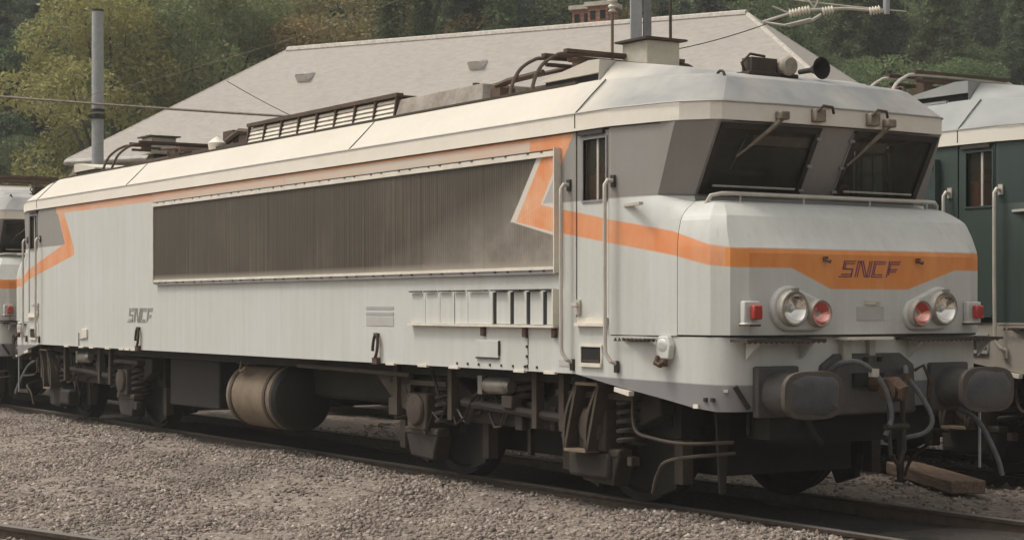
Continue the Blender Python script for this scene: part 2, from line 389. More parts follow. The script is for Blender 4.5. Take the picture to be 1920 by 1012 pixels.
def ground_z(x, y):
    z = -.075 + .028*math.sin(x*1.3+y*.7) * math.sin(y*1.9-.4*x) + .018*math.sin(x*3.7+1)*math.sin(y*4.3)
    if -3.0 < y < -.95: z += .035*math.sin((y+3)/2.05*math.pi)
    if -2.3 < y < -.8: t = min(1, (y+2.3)/1.3); z += .062*t*t*(3-2*t)
    return z
def make_ground():
    m = MB(); xs = list(np.arange(-34, 14.01, .4)); ys = list(np.arange(-9, 9.01, .3))
    xs = [-150, -80] + xs + [38]; ys = [-58, -20] + ys + [25, 60, 140]
    inner = lambda x, y: -34 <= x <= 14 and -9 <= y <= 9
    m.quadgrid(lambda x, y: (x, y, ground_z(x, y) if inner(x, y) else -.09), xs, ys)
    tag(m.build('ground', ground_material(), auto=180), 'grey brown stony ballast ground of the railway yard', kind='structure')
make_ground()

def gravel(name, n, region, smin, smax, label, dens=None):
    pts = []
    while len(pts) < n:
        x, y = region()
        if dens is not None and random.random() > dens(x, y): continue
        pts.append((x, y))
    n = len(pts); P = np.array(pts)
    Z = np.array([ground_z(x, y) for x, y in pts])
    octa = np.array([(1, 0, 0), (-1, 0, 0), (0, 1, 0), (0, -1, 0), (0, 0, 1), (0, 0, -1)], float)
    fa = np.array([(0, 2, 4), (2, 1, 4), (1, 3, 4), (3, 0, 4), (2, 0, 5), (1, 2, 5), (3, 1, 5), (0, 3, 5)])
    V = octa[None]*(1+rng.uniform(-.45, .35, (n, 6, 1))) + rng.normal(0, .16, (n, 6, 3))
    ang = rng.uniform(0, 6.28, n); ca, sa = np.cos(ang), np.sin(ang)
    t = rng.uniform(-.6, .6, n); ct, st = np.cos(t), np.sin(t)
    x, y, z = V[..., 0].copy(), V[..., 1].copy(), V[..., 2]*.75
    y, z = y*ct[:, None]-z*st[:, None], y*st[:, None]+z*ct[:, None]
    x, y = x*ca[:, None]-y*sa[:, None], x*sa[:, None]+y*ca[:, None]
    s = (smin + (smax-smin)*rng.random(n)**2.8)[:, None]
    V = np.stack([x*s+P[:, 0:1], y*s+P[:, 1:2], z*s+Z[:, None]+s*.04], -1).reshape(-1, 3)
    Fc = (fa[None]+(np.arange(n)*6)[:, None, None]).reshape(-1, 3)
    me = bpy.data.meshes.new(name); me.vertices.add(len(V)); me.vertices.foreach_set('co', V.ravel())
    me.loops.add(Fc.size); me.loops.foreach_set('vertex_index', Fc.ravel()); me.polygons.add(len(Fc))
    me.polygons.foreach_set('loop_start', np.arange(len(Fc))*3); me.polygons.foreach_set('loop_total', np.full(len(Fc), 3)); me.update()
    at = me.attributes.new('tone', 'FLOAT', 'FACE'); at.data.foreach_set('value', np.repeat(np.clip(rng.normal(.5, .22, n), 0, 1), 8))
    me.materials.append(M['stone']); o = bpy.data.objects.new(name, me); COL.objects.link(o)
    return tag(o, label, kind='stuff')
M['stone'] = stone_material()
def reg_front():
    while True:
        x, y = random.uniform(-24, 8), random.uniform(-7.6, -.86)
        d = -(x-CAM[0])*RY + (y-CAM[1])*RX; r = (x-CAM[0])*RX + (y-CAM[1])*RY
        if 8.5 < d < 30 and abs(r)/d < .31: return x, y
def reg_back():
    return random.uniform(-13, 6), random.uniform(.85, 7.5)
gravel('gravel', 80000, reg_front, .007, .034, 'loose pale broken stones scattered over the ballast in front of the locomotive', dens=lambda x, y: 1.0 if math.sin(x*1.7+y*2.3)+math.sin(x*.9-y*1.3) > -.6 else .22)
gravel('gravel', 16000, reg_back, .014, .045, 'pale broken stones between the two tracks behind the locomotive')

# ---------------------------------------------------------------- tracks
def rail_bm(x0, x1, y, T=None):
    pr = [(-.07, -.14), (.07, -.14), (.07, -.128), (.012, -.115), (.010, -.035), (.034, -.028), (.036, 0), (-.036, 0), (-.034, -.028), (-.010, -.035), (-.012, -.115), (-.07, -.128)]
    return MB(T).prism([(y+a, RAIL+b) for a, b in pr], 'x', x0, x1)
def railmat():
    b = NB('rusty_rail_steel', .55, .3); x = b.n('ShaderNodeSeparateXYZ'); b.l(b.geo(), x.inputs[0])
    n = b.noise(b.geo(), 12, 4); c = b.ramp(n, [(.3, (.045, .03, .022)), (.7, (.10, .07, .05))])
    top = b.math('GREATER_THAN', x.outputs[2], RAIL-.004)
    return b.col(b.mix(top, c, (.16, .145, .13)))
M['rail'] = railmat()
def track(y, x0, x1, label, T=None, sleepers=None, sm_mat='wood'):
    t = empty('railway_track', (0, 0, 0)); tag(t, label, 'railway track')
    for s in (-1, 1): rail_bm(x0, x1, y+s*.7525, T).build('rail', M['rail'], t)
    sm = None
    for x in (sleepers or []):
        if sm is None:
            sm = MB().box((0, 0, 0), (.26, 2.5, .14)).build('sleeper', M[sm_mat], t, bevel=.012)
            o = sm
        else:
            o = sm.copy(); COL.objects.link(o)
        p = T(x, y, -.14) if T else (x, y, -.14)
        o.location = p; o.rotation_euler.z = getattr(T, 'ang', 0) if T else 0
    return t
track(0, -40, 9, 'oily railway track carrying the grey and orange locomotive', sleepers=[-.4+.6*i for i in range(12)], sm_mat='under')
track(4.4, -40, 12, 'railway track under the dark green locomotive', sleepers=[1.2+.6*i for i in range(8)])
class Sid:
    ang = rad(16.0)
    def __call__(s, x, y, z): c, q = math.cos(s.ang), math.sin(s.ang); return (-3.2+x*c-y*q, -5.52+x*q+y*c, z)
track(-.79, -9, 7, 'dark rusty siding rails crossing the ballast nearest the standpoint', T=Sid(), sleepers=[-3+.6*i for i in range(9)])

# ---------------------------------------------------------------- locomotives
LEN = 17.48
N0 = [(-.385, 0), (-.388, .55), (-.395, .95), (-.415, 1.13), (-.47, 1.26), (-.60, 1.335), (-.76, 1.365), (-.915, 1.388)]
def both(ring, z): return [(x, -y, z) for x, y in ring[::-1]] + [(x, y, z) for x, y in ring[1:]]
def nose_bm(T):
    def lev(z, back, ys, edge):
        r = []
        n = len(N0)
        for i, (x, y) in enumerate(N0):
            w = max(0.0, 1 - max(0, y-.95)/.44); w = w**.6 if y > .95 else 1
            xx = x - back*w
            r.append((min(xx, -.40+0*z) if False else xx, y*(1-(1-ys)*(y/1.388))))
        r[-1] = (edge, 1.388*ys)
        xs = [p[0] for p in r]
        for i in range(n-2, -1, -1):
            if r[i][0] < r[i+1][0]: r[i] = (r[i+1][0]+.0008*(n-i), r[i][1])
        return both(r, z)
    rings = [lev(1.40, 0, 1, -.915), lev(1.70, 0, 1, -.915), lev(1.99, 0, 1, -.915), lev(2.03, .012, 1, -.915), lev(2.055, .030, .999, -.915), lev(2.15, .10, .990, -.918), lev(2.235, .168, .972, -.925),
             lev(2.265, .195, .960, -.93), lev(2.29, .255, .945, -.935), lev(2.33, .37, .915, -.942), lev(2.362, .50, .88, -.952), lev(2.385, .69, .85, -.965)]
    return MB(T).loft(rings, smooth=True)
# outlines of the cab
CABB = [(-1.62, 1.48), (-1.17, 1.375), (-1.032, 1.135), (-1.01, 0)]
CABT = [(-1.62, 1.48), (-1.00, 1.345), (-.742, 1.135), (-.72, 0)]
LOUV_X = (-10.898, -2.31)
DOOR = (-2.09, -1.645, 1.455, 2.972)
WIN = (-1.99, -1.69, 2.43, 2.90)

def stroke_logo(T, P, wd, th=.012):
    """double-lined slanted capitals S N C F; P(u,v) maps the drawing plane to the thing's surface"""
    m = MB(T)
    L = {'S': [(.95, 1), (.12, 1), (.12, .5), (.85, .5), (.85, 0), (-.05, 0)], 'N': [(0, 0), (0, 1), (.22, 1), (.70, 0), (.9, 0), (.9, 1)], 'C': [(.95, 1), (.10, 1), (.10, 0), (.90, 0)], 'F': [(.95, 1), (.10, 1), (.10, 0)]}
    def ribbon(a, b):
        dx, dy = b[0]-a[0], b[1]-a[1]; l = math.hypot(dx, dy); nx, ny = -dy/l*wd, dx/l*wd; ex, ey = dx/l*wd, dy/l*wd
        q = [(a[0]-ex+nx, a[1]-ey+ny), (b[0]+ex+nx, b[1]+ey+ny), (b[0]+ex-nx, b[1]+ey-ny), (a[0]-ex-nx, a[1]-ey-ny)]
        m.add([P(u+.25*v, v, 0) for u, v in q] + [P(u+.25*v, v, 1) for u, v in q], [(0, 1, 2, 3), (7, 6, 5, 4), (0, 4, 5, 1), (1, 5, 6, 2), (2, 6, 7, 3), (3, 7, 4, 0)])
    for i, ch in enumerate('SNCF'):
        for off in (0, .19):
            pts = L[ch]
            # the second line runs inside the first
            c = (.5, .5); q = [(c[0]+(x-c[0])*(1-off*1.0)+(.05 if off and ch != 'N' else 0), c[1]+(y-c[1])*(1-off*1.6)) for x, y in pts] if off else pts
            if ch == 'N' and off: q = [(x+.16, y) for x, y in pts]
            for a, b in zip(q, q[1:]): ribbon((a[0]+i*1.16, a[1]), (b[0]+i*1.16, b[1]))
        if ch == 'F':
            ribbon((.1+i*1.16, .5), (.8+i*1.16, .5)); ribbon((.25+i*1.16, .36), (.72+i*1.16, .36))
    return m

def headlamp(root, T, y, z, r, lensmat, name, x=-.39):
    m = MB(T).lathe((x-.03, y, z), (1, 0, 0), [(0, r*1.05), (.052, r*1.05), (.07, r*1.0), (.07, r*.87), (.052, r*.83)], 28)
    h = m.build(name, M['pale'], root)
    bowl = [(.056, r*.86), (.040, r*.78), (.020, r*.60), (.006, r*.36), (.002, 0.0)]
    MB(T).lathe((x-.02, y, z), (1, 0, 0), bowl, 28).build('reflector', M['reflector'] if lensmat is M['whitelens'] else M['redreflector'], h)
    if lensmat is M['whitelens']:
        MB(T).lathe((x-.02, y, z), (1, 0, 0), [(.0, r*.16), (.034, r*.15), (.042, r*.08), (.043, 0)], 12).build('bulb', M['whitelens'], h)
        MB(T).box((x+.04, y, z+r*1.05), (.03, .05, .03)).build('lamp_clip', M['steel'], h)
    else:
        MB(T).add([(x+.032, y+r*.80*math.cos(a_), z+r*.80*math.sin(a_)) for a_ in (.3, .8, 1.3, 1.8, 2.3)] + [(x+.012, y+r*.15, z)], [(0, 1, 2, 3, 4, 5)]).build('red_segment', M['redlens'], h)
    MB(T).lathe((x-.03, y, z), (1, 0, 0), [(.070, r*1.03), (.076, r*.99), (.076, r*.92), (.070, r*.88)], 28).build('lamp_ring', M['steel'], h)
    return h

def loco_end(root, T, st, far):
    B, R = st['body'], st['roof']
    made = []
    def bld(m, name, mat, parent=None, **k):
        o = m.build(name, mat, parent or root, **k); made.append(o); return o
    mb = lambda: MB(T)
    # --- nose
    bld(nose_bm(T), 'nose', B, auto=11)
    # lower apron round the end, foot rising towards the bogie
    ap = [(-.44, 0), (-.445, .7), (-.45, 1.10), (-.475, 1.22), (-.56, 1.31), (-.75, 1.362), (-1.15, 1.402), (-1.62, 1.482), (-2.09, 1.485)]
    def zb(x): return .85 if x > -.62 else .85 + (1.08-.85)*min(1, (-.62-x)/1.42)
    top = [(x, -y, 1.385) for x, y in ap[::-1]] + [(x, y, 1.385) for x, y in ap[1:]]
    low = [(x, -y, zb(x)) for x, y in ap[::-1]] + [(x, y, zb(x)) for x, y in ap[1:]]
    mid = [(x, y, 1.06) if zb(x) < 1.05 else (x, y, zb(x)+.012) for x, y, z in top]
    lowin = [(x-.02, y*.97, z+.003) for x, y, z in low]
    bld(mb().loft([top, mid, low, lowin]).add([(-.44, 0, 1.386), (-.445, -.95, 1.386), (-.5, -1.25, 1.386), (-.95, -1.36, 1.386), (-.95, 1.36, 1.386), (-.5, 1.25, 1.386), (-.445, .95, 1.386)], [tuple(range(7))]), 'apron', B, auto=40)
    for s in (-1, 1):
        # cab side below the grey band, with the shoulder running into the nose
        m = mb(); P = lambda x, y, z: (x, s*y, z)
        ring = [(-.921, 1.388, 1.392), (-.921, 1.388, 2.03)] + [(e_-.006, 1.388*y_, z_) for z_, y_, e_ in ((2.15, .990, -.918), (2.235, .972, -.925), (2.265, .960, -.93), (2.29, .945, -.935), (2.33, .915, -.942), (2.385, .85, -.965))]
        rear = [(-1.62, 1.48, 1.392), (-1.62, 1.48, 2.03), (-1.62, 1.48, 2.16), (-1.62, 1.48, 2.26), (-1.62, 1.48, 2.315), (-1.62, 1.48, 2.36), (-1.62, 1.48, 2.40), (-1.62, 1.48, 2.44)]
        mid_ = [(-1.16, 1.41, 1.392), (-1.16, 1.405, 2.03), (-1.16, 1.40, 2.16), (-1.16, 1.395, 2.26), (-1.16, 1.39, 2.315), (-1.16, 1.38, 2.36), (-1.165, 1.38, 2.40), (-1.17, 1.376, 2.438)]
        m.loft([[P(*p) for p in rear], [P(*p) for p in mid_], [P(*p) for p in ring]], smooth=True)
        bld(m, 'cab_side', B, auto=60)
        # cab side above, grey
        m = mb(); a0, a1 = [P(x, y, 2.44) for x, y in CABB[:3]], [P(x, y, 2.977) for x, y in CABT[:3]]
        m.loft([a0, a1]); bld(m, 'cab_corner', B)
        # ledge between the two
        m = mb(); m.add([P(-1.17, 1.377, 2.4385), P(-.968, 1.18, 2.3855), P(-1.06, 1.12, 2.388), P(-1.045, 1.13, 2.442)], [(0, 1, 2, 3)]); bld(m, 'cab_ledge', B)
        # door in its opening
        m = mb(); y0 = 1.474
        m.quadgrid(lambda u, v: (u, s*y0, v), [DOOR[0]+.012, WIN[0], WIN[1], DOOR[1]-.012], [DOOR[2]+.012, WIN[2], WIN[3], DOOR[3]-.012], [WIN])
        m.loft([[(WIN[0], s*y0, WIN[2]), (WIN[1], s*y0, WIN[2]), (WIN[1], s*y0, WIN[3]), (WIN[0], s*y0, WIN[3])], [(WIN[0], s*(y0-.05), WIN[2]), (WIN[1], s*(y0-.05), WIN[2]), (WIN[1], s*(y0-.05), WIN[3]), (WIN[0], s*(y0-.05), WIN[3])]], closed=True)
        d = bld(m, 'door', B)
        f = mb(); w = .018
        for (x0, x1, z0, z1) in ((WIN[0]-w, WIN[1]+w, WIN[3], WIN[3]+w), (WIN[0]-w, WIN[1]+w, WIN[2]-w, WIN[2]), (WIN[0]-w, WIN[0], WIN[2], WIN[3]), (WIN[1], WIN[1]+w, WIN[2], WIN[3])): f.bb(x0, x1, s*(y0-.02), s*(y0+.010), z0, z1)
        bld(f, 'window_frame', M['band'] if not st['green'] else st['body'], d)
        f = mb(); xm = WIN[0]+.165; f.bb(xm-.012, xm+.012, s*(y0-.035), s*(y0-.015), WIN[2], WIN[3]); bld(f, 'window_bar', M['pale'], d)
        f = mb(); f.bb(WIN[0], WIN[1], s*(y0-.030), s*(y0-.024), WIN[2], WIN[3]); bld(f, 'window_glass', M['doorglass'], d)
        f = mb().cyl((-2.05, s*1.48, 1.62), (-2.05, s*1.54, 1.62), .018, 8).box((-2.03, s*1.545, 1.625), (.11, .02, .028)); f.box((-2.05, s*1.485, 1.60), (.05, .012, .12)); bld(f, 'door_handle', M['pale'], d)
        f = mb().box((-1.86, s*1.496, 1.468), (.40, .05, .026)).box((-1.86, s*1.487, 1.50), (.40, .018, .045)); bld(f, 'door_sill', M['cream'] if not st['green'] else st['body'], d)
        f = mb().bb(DOOR[0]+.05, DOOR[1]-.06, s*1.476, s*1.50, 2.935, 2.965); bld(f, 'door_hood', M['gasket'], d)
        # grab rails either side of the door
        for hx, yb in ((-2.185, 1.482), (-1.60, 1.478)):
            yo = yb+.075
            pts = [(hx+.01, s*yb, 2.56), (hx+.008, s*(yo-.02), 2.565), (hx, s*yo, 2.53), (hx, s*yo, 2.45), (hx, s*yo, 1.9), (hx+.005, s*yo, 1.32), (hx+.012, s*yo, 1.25), (hx+.05, s*(yo-.02), 1.19), (hx+.06, s*yb, 1.17)]
            bld(mb().tube(pts, .0165, 8), 'grab_rail', M['pale'])
            for q_ in (mb().box((hx+.01, s*(yb+.006), 2.56), (.05, .014, .09)), mb().box((hx+.06, s*(yb+.008), 1.15), (.045, .018, .09))): bld(q_, 'rail_bracket', M['gasket'] if not st['green'] else M['pale'])
        # step recess under the door
        m = mb(); x0, x1, z0, z1 = -2.0, -1.735, 1.165, 1.295
        for (a, b, c, e) in ((x0-.012, x1+.012, z1, z1+.018), (x0-.012, x0, z0, z1), (x1, x1+.012, z0, z1)): m.bb(a, b, s*1.475, s*1.497, c, e)
        m.bb(x0-.01, x1+.01, s*1.475, s*1.505, z0-.025, z0+.005); sp = bld(m, 'step_frame', M['cream'] if not st['green'] else M['plate'])
        m = mb().bb(x0, x1, s*1.484, s*1.4875, z0, z1); bld(m, 'step_opening', M['dark'], sp)
        m = mb().bb(x0+.02, x1-.02, s*1.487, s*1.494, z0+.012, z0+.03); bld(m, 'step_tread', M['rustdust'], sp)
        # short ledge rail under the grey band, serrated step and jumper socket
        bld(mb().box((-1.42, s*1.452, 2.372), (.44, .035, .022), rz=-s*.23*-1), 'ledge_rail', M['pale'])
        m = mb(); m.box((-1.34, s*1.445, 1.362), (.46, .10, .012), rz=s*.2)
        for k in range(11): m.prism([(-1.55+k*.042, 1.345), (-1.53+k*.042, 1.372), (-1.51+k*.042, 1.345)], 'y', s*(1.50-.008*k), s*(1.507-.008*k))
        bld(m, 'serrated_step', M['rustdust'])
        m = mb().lathe((-1.03, s*1.40, 1.31), (-.0, s*1, -.25), [(0, .075), (.025, .072), (.045, .055), (.052, .0)], 16).prism([(-1.12, 1.32), (-1.08, 1.39), (-.98, 1.39), (-.94, 1.32), (-.96, 1.22), (-1.10, 1.22)], 'y', s*1.385, s*1.44)
        sk = bld(m, 'jumper_socket', B if not st['green'] else M['plate'], bevel=.01)
        bld(mb().tube([(-1.08, s*1.44, 1.235), (-1.07, s*1.47, 1.19), (-1.02, s*1.47, 1.175), (-.99, s*1.45, 1.20)], .022, 6).box((-1.03, s*1.44, 1.19), (.09, .03, .05)), 'socket_latch', M['rust'], sk)
        # marks on the grey band of the apron
        for (x, z) in ((-.66, .935), (-.575, .935)): bld(mb().box((x, s*1.335, z), (.05, .02, .028), rz=s*.3), 'tow_bracket', M['bogie'])
        m = mb().box((-.72, s*1.372, .885), (.055, .012, .03)).box((-.50, s*1.277, 1.0), (.05, .03, .016), rz=s*.7); bld(m, 'pale_mark', M['cream'])
        bld(mb().tube([(-.465, s*1.22, 1.035), (-.43, s*1.12, .875)], .018, 6), 'lift_bar', M['bogie'])
        bld(mb().box((-1.49, s*1.452, .965), (.19, .05, .035), ry=.15), 'skirt_clip', M['cream'])
        # red side lamp on its box
        yb = 1.10 if s > 0 else -1.15
        m = mb().box((-.378, yb, 1.56), (.05, .15, .17)).box((-.372, yb-.02, 1.48), (.07, .13, .02)); bx = bld(m, 'marker_box', B if not st['green'] else M['plate'], bevel=.012)
        bld(mb().box((-.33, yb+.015, 1.565), (.05, .085, .105)), 'marker_lens', M['redlens'], bx, bevel=.012)
        bld(mb().box((-.335, yb-.04, 1.472), (.12, .10, .016)), 'marker_bracket', M['rust'], bx)
        # paired lamps on a raised plate
        yh, yr = (-.80, -.545) if s < 0 else (.725, .475)
        m = mb(); 
        pl = []
        for k in range(25):
            a = 2*math.pi*k/24; pl.append((yh+.165*math.cos(a), 1.593+.165*math.sin(a))); pl.append((yr+.12*math.cos(a), 1.545+.12*math.sin(a)))
        # hull of the two rounds
        pts = sorted(set((round(a, 4), round(b, 4)) for a, b in pl))
        def half(ps):
            h = []
            for p in ps:
                while len(h) > 1 and (h[-1][0]-h[-2][0])*(p[1]-h[-2][1])-(h[-1][1]-h[-2][1])*(p[0]-h[-2][0]) <= 0: h.pop()
                h.append(p)
            return h
        hull = half(pts)[:-1] + half(pts[::-1])[:-1]
        m.prism(hull, 'x', -.41, -.350); pt = bld(m, 'lamp_plate', B if not st['green'] else M['plate'], bevel=.018)
        headlamp(root, T, yh, 1.593, .125, M['whitelens'], 'headlight', -.335)
        headlamp(root, T, yr, 1.555, .098, M['pinklens'], 'tail_light', -.335)
        # buffer
        y = s*.875; z = .98
        m = mb().box((-.42, y, z+.01), (.06, .40, .37)); bf = bld(m, 'buffer', M['buffer'], bevel=.015)
        bld(mb().lathe((-.40, y, z), (1, 0, 0), [(0, .165), (.10, .15), (.12, .15), (.24, .135), (.26, .11), (.37, .11)], 24), 'buffer_shank', M['buffer'], bf)
        hp = []
        for k in range(32):
            a = 2*math.pi*k/32; cx_, sx_ = math.cos(a), math.sin(a)
            hp.append((y+.285*math.copysign(abs(cx_)**.62, cx_), z+.172*math.copysign(abs(sx_)**.62, sx_)))
        m = mb(); inn = [(y+(a-y)*.985, z+(b-z)*.985) for a, b in hp]; ci = [(y+(a-y)*.5, z+(b-z)*.5) for a, b in hp]
        m.loft([[(-.045, a, b) for a, b in inn], [(-.035, a, b) for a, b in hp], [(-.012, a, b) for a, b in hp], [(-.004, a, b) for a, b in inn], [(.006, a, b) for a, b in ci], [(.009, y+(a-y)*.01, z+(b-z)*.01) for a, b in hp]], closed=True, smooth=True, caps=True)
        bld(m, 'buffer_head', M['brim'], bf, auto=40)
        sc_ = lambda q, k: [(y+(a-y)*k, z+(b-z)*k) for a, b in q]
        wob = [(a+.012*math.sin(5*i_*.196+s), b+.010*math.cos(7*i_*.196)) for i_, (a, b) in enumerate(hp)]
        bld(mb().loft([[(.000, a, b) for a, b in sc_(wob, .80)], [(.0065, a, b) for a, b in sc_(wob, .76)], [(.011, a, b) for a, b in sc_(wob, .45)], [(.0135, a, b) for a, b in sc_(wob, .02)]], closed=True, smooth=True, caps=True), 'buffer_face', M['bface'], bf, auto=60)
        # shelf piece with serrated edge and its brackets
        ya, yb2 = (-1.27, -.52) if s < 0 else (.34, 1.33)
        m = mb().bb(-.46, -.27, ya, yb2, 1.352, 1.372)
        n = int((yb2-ya)/.05)
        for k in range(n): m.prism([(ya+k*.05, 1.352), (ya+k*.05+.025, 1.340), (ya+k*.05+.05, 1.352)], 'x', -.275, -.268)
        shf = bld(m, 'serrated_step', M['rustdust'])
        for yy in (ya+.14, yb2-.10):
            bld(mb().prism([(-.44, 1.352), (-.29, 1.352), (-.44, 1.22)], 'y', yy-.012, yy+.012), 'step_bracket', B if not st['green'] else M['plate'], shf)
    # middle step of the shelf
    m = mb().bb(-.46, -.29, -.29, .17, 1.360, 1.380); cs = bld(m, 'pale_step', M['cream'])
    bld(mb().bb(-.45, -.38, -.25, -.17, 1.18, 1.36), 'step_bracket', M['boxgrey'], cs); bld(mb().bb(-.45, -.40, .03, .09, 1.24, 1.36), 'step_bracket', M['boxgrey'], cs)
    # seam between nose and apron
    bld(mb().loft([both([(x-.012, y*.993) for x, y in N0], 1.384), both([(x-.012, y*.993) for x, y in N0], 1.402)]), 'nose_seam', M['gasket'])
    # plates on the nose
    bld(mb().box((-.384, .02, 1.555), (.012, .27, .10)), 'number_plate', M['plate_pale'])
    bld(mb().box((-.378, .03, 1.635), (.02, .12, .03)).box((-.365, .09, 1.643), (.03, .03, .012)), 'plate_hook', M['pale'])
    for yy in (-.435, .51): bld(mb().box((-.377, yy, 1.955), (.03, .03, .035)).cyl((-.37, yy, 1.95), (-.335, yy+.012, 1.935), .014, 6), 'lamp_iron', M['rust'])
    if not st['green']:
        # bottom edge of the drawing plane lies on the nose front, three millimetres proud
        P = lambda u, v, t: (-.389 + .003 + .004*t, -.285+u*.132, 1.828+v*.115)
        bld(stroke_logo(T, P, .030), 'sncf_emblem', M['purple'])
    # windscreen wall
    m = mb(); wl = [(-.985, 2.445), (-.985, 2.965)]
    def WSP(u, v):          # u across, v from foot to head
        b = -1.03+.018*(1-min(1, abs(u)/1.135)); t = -.74+.018*(1-min(1, abs(u)/1.135)); k = (v-2.44)/(2.977-2.44)
        return (b+(t-b)*k, u, v)
    wins = [(-1.10, -.155, 2.455, 2.945), (.205, 1.10, 2.455, 2.945)]
    m.quadgrid(WSP, [-1.135, -1.10, -.155, .025, .205, 1.10, 1.135], [2.375, 2.455, 2.945, 2.977], wins); bld(m, 'windscreen_frame', B)
    for (u0, u1, v0, v1) in wins:
        f = mb(); w = .036
        def bar(a0, a1, b0, b1):
            f.loft([[WSP(a0, b0), WSP(a1, b0), WSP(a1, b1), WSP(a0, b1)], [(p[0]+.014, p[1], p[2]) for p in (WSP(a0, b0), WSP(a1, b0), WSP(a1, b1), WSP(a0, b1))]], closed=True, caps=True)
        bar(u0-.012, u1+.012, v1-w*.9, v1+.012); bar(u0-.012, u1+.012, v0-.012, v0+w*.8); bar(u0-.012, u0+w, v0, v1); bar(u1-w, u1+.012, v0, v1)
        wf = bld(f, 'windscreen_gasket', M['gasket'])
        g = mb(); q = [WSP(u0+.02, v0+.02), WSP(u1-.02, v0+.02), WSP(u1-.02, v1-.02), WSP(u0+.02, v1-.02)]
        g.add([(p[0]-.012, p[1], p[2]) for p in q], [(0, 1, 2, 3)]); bld(g, 'windscreen_glass', M['glass'], wf)
        g = mb(); a, c = WSP(u0+.09, v0+.052), WSP(u1-.06, v0+.052); g.tube([(a[0]+.014, a[1], a[2]), (c[0]+.014, c[1], c[2])], .009, 6); bld(g, 'windscreen_trim', M['pale'], wf)
        # sun blind inside the head of the pane
        a0, a1 = (u0+.36, u1-.03) if u0 < 0 else (u0+.06, u0+.42)
        g = mb(); q = [WSP(a0, v1-.13), WSP(a1, v1-.13), WSP(a1, v1-.06), WSP(a0, v1-.06)]; g.loft([[(p[0]-.03, p[1], p[2]) for p in q], [(p[0]-.04, p[1], p[2]) for p in q]], closed=True, caps=True); bld(g, 'sun_blind', M['pale'], wf)
    # hinges on the middle pillar
    for uu in (-.145, .195):
        m = mb()
        for vv in (2.50, 2.68, 2.88): p = WSP(uu, vv); m.box((p[0]+.012, p[1], p[2]), (.02, .05, .022))
        p, q = WSP(uu, 2.46), WSP(uu, 2.94); m.tube([(p[0]+.008, p[1], p[2]), (q[0]+.008, q[1], q[2])], .007, 6)
        bld(m, 'pillar_hinge', M['band'])
    # wipers with their motors on the white visor
    for (ym, yt, zt) in ((-.60, -.90, 2.72), (.49, .22, 2.70)):
        k = (zt-2.44)/.537; xt = -1.03+.29*k+.045
        m = mb().tube([(-.66, ym, 3.01), (-.68, ym-.05, 2.955), (xt+.01, (ym*.3+yt*.7), zt+.06), (xt, yt, zt)], [.024, .02, .010, .009], 6); wp = bld(m, 'wiper', M['dull'])
        bld(mb().box((-.66, ym, 3.025), (.08, .085, .065)), 'wiper_motor', M['dull'], wp, bevel=.012)
        bld(mb().tube([(xt-.015, yt-.05, zt-.10), (xt-.008, yt+.02, zt+.02), (xt+.012, yt+.09, zt+.16)], .007, 5), 'wiper_blade', M['rubber'], wp)
    for ym in (-.24, .32):
        m = mb().box((-.665, ym, 3.045), (.07, .10, .10)); o = bld(m, 'visor_bracket', M['dull'], bevel=.01)
        bld(mb().tube([(-.63, ym-.04, 3.07), (-.61, ym, 3.115), (-.62, ym+.10, 3.11), (-.66, ym+.15, 3.07)], .011, 6), 'bracket_loop', M['rust'], o)
    # hand rail along the foot of the windscreen
    pts = [(-.86, -1.20, 2.32), (-.80, -1.17, 2.42), (-.76, -1.10, 2.435)] + [(-.755+.0*i, -1.0+.2*i, 2.437) for i in range(11)] + [(-.76, 1.08, 2.435), (-.79, 1.14, 2.41), (-.83, 1.16, 2.31)]
    m = mb().tube(pts, .016, 8); hr = bld(m, 'front_hand_rail', M['pale'])
    m = mb()
    for yy in (-.92, -.30, .38, 1.0): m.tube([(-.76, yy, 2.437), (-.775, yy, 2.30)], .008, 6)
    bld(m, 'rail_post', M['pale'], hr)
    # headstock, hook and hoses
    m = mb().prism([(-.44, 1.17), (-.30, 1.255), (.36, 1.255), (.50, 1.17), (.52, .80), (-.46, .80)], 'x', -.47, -.40); bld(m, 'coupling_plate', M['buffer'], bevel=.02)
    m = mb()
    for yy in (-.02, .12): m.box((-.39, yy, 1.21), (.03, .03, .035))
    m.box((-.39, .0, 1.06), (.04, .30, .10)); bld(m, 'plate_bolts', M['under'])
    m = mb().tube([(-.42, .03, 1.02), (-.25, .03, 1.03), (-.12, .03, 1.04), (-.05, .03, 1.0), (-.06, .03, .94), (-.13, .03, .93)], [.05, .05, .05, .045, .035, .02], 8); hk = bld(m, 'draw_hook', M['rust'])
    bld(mb().lathe((-.17, .03, .985), (0, 1, 0), [(-.05, .0), (-.05, .085), (.05, .085), (.05, 0)], 14), 'hook_boss', M['rust'], hk)
    m = mb(); m.tube([(-.14, -.03, .98), (-.13, -.03, .70), (-.12, -.03, .52)], .016, 6); m.tube([(-.14, .11, .98), (-.13, .11, .74), (-.11, .10, .55)], .02, 6)
    m.cyl((-.13, -.07, .72), (-.13, .15, .72), .026, 8); m.tube([(-.12, -.03, .52), (-.11, .04, .44), (-.11, .10, .55)], .02, 6); bld(m, 'screw_coupling', M['bogie'], hk)
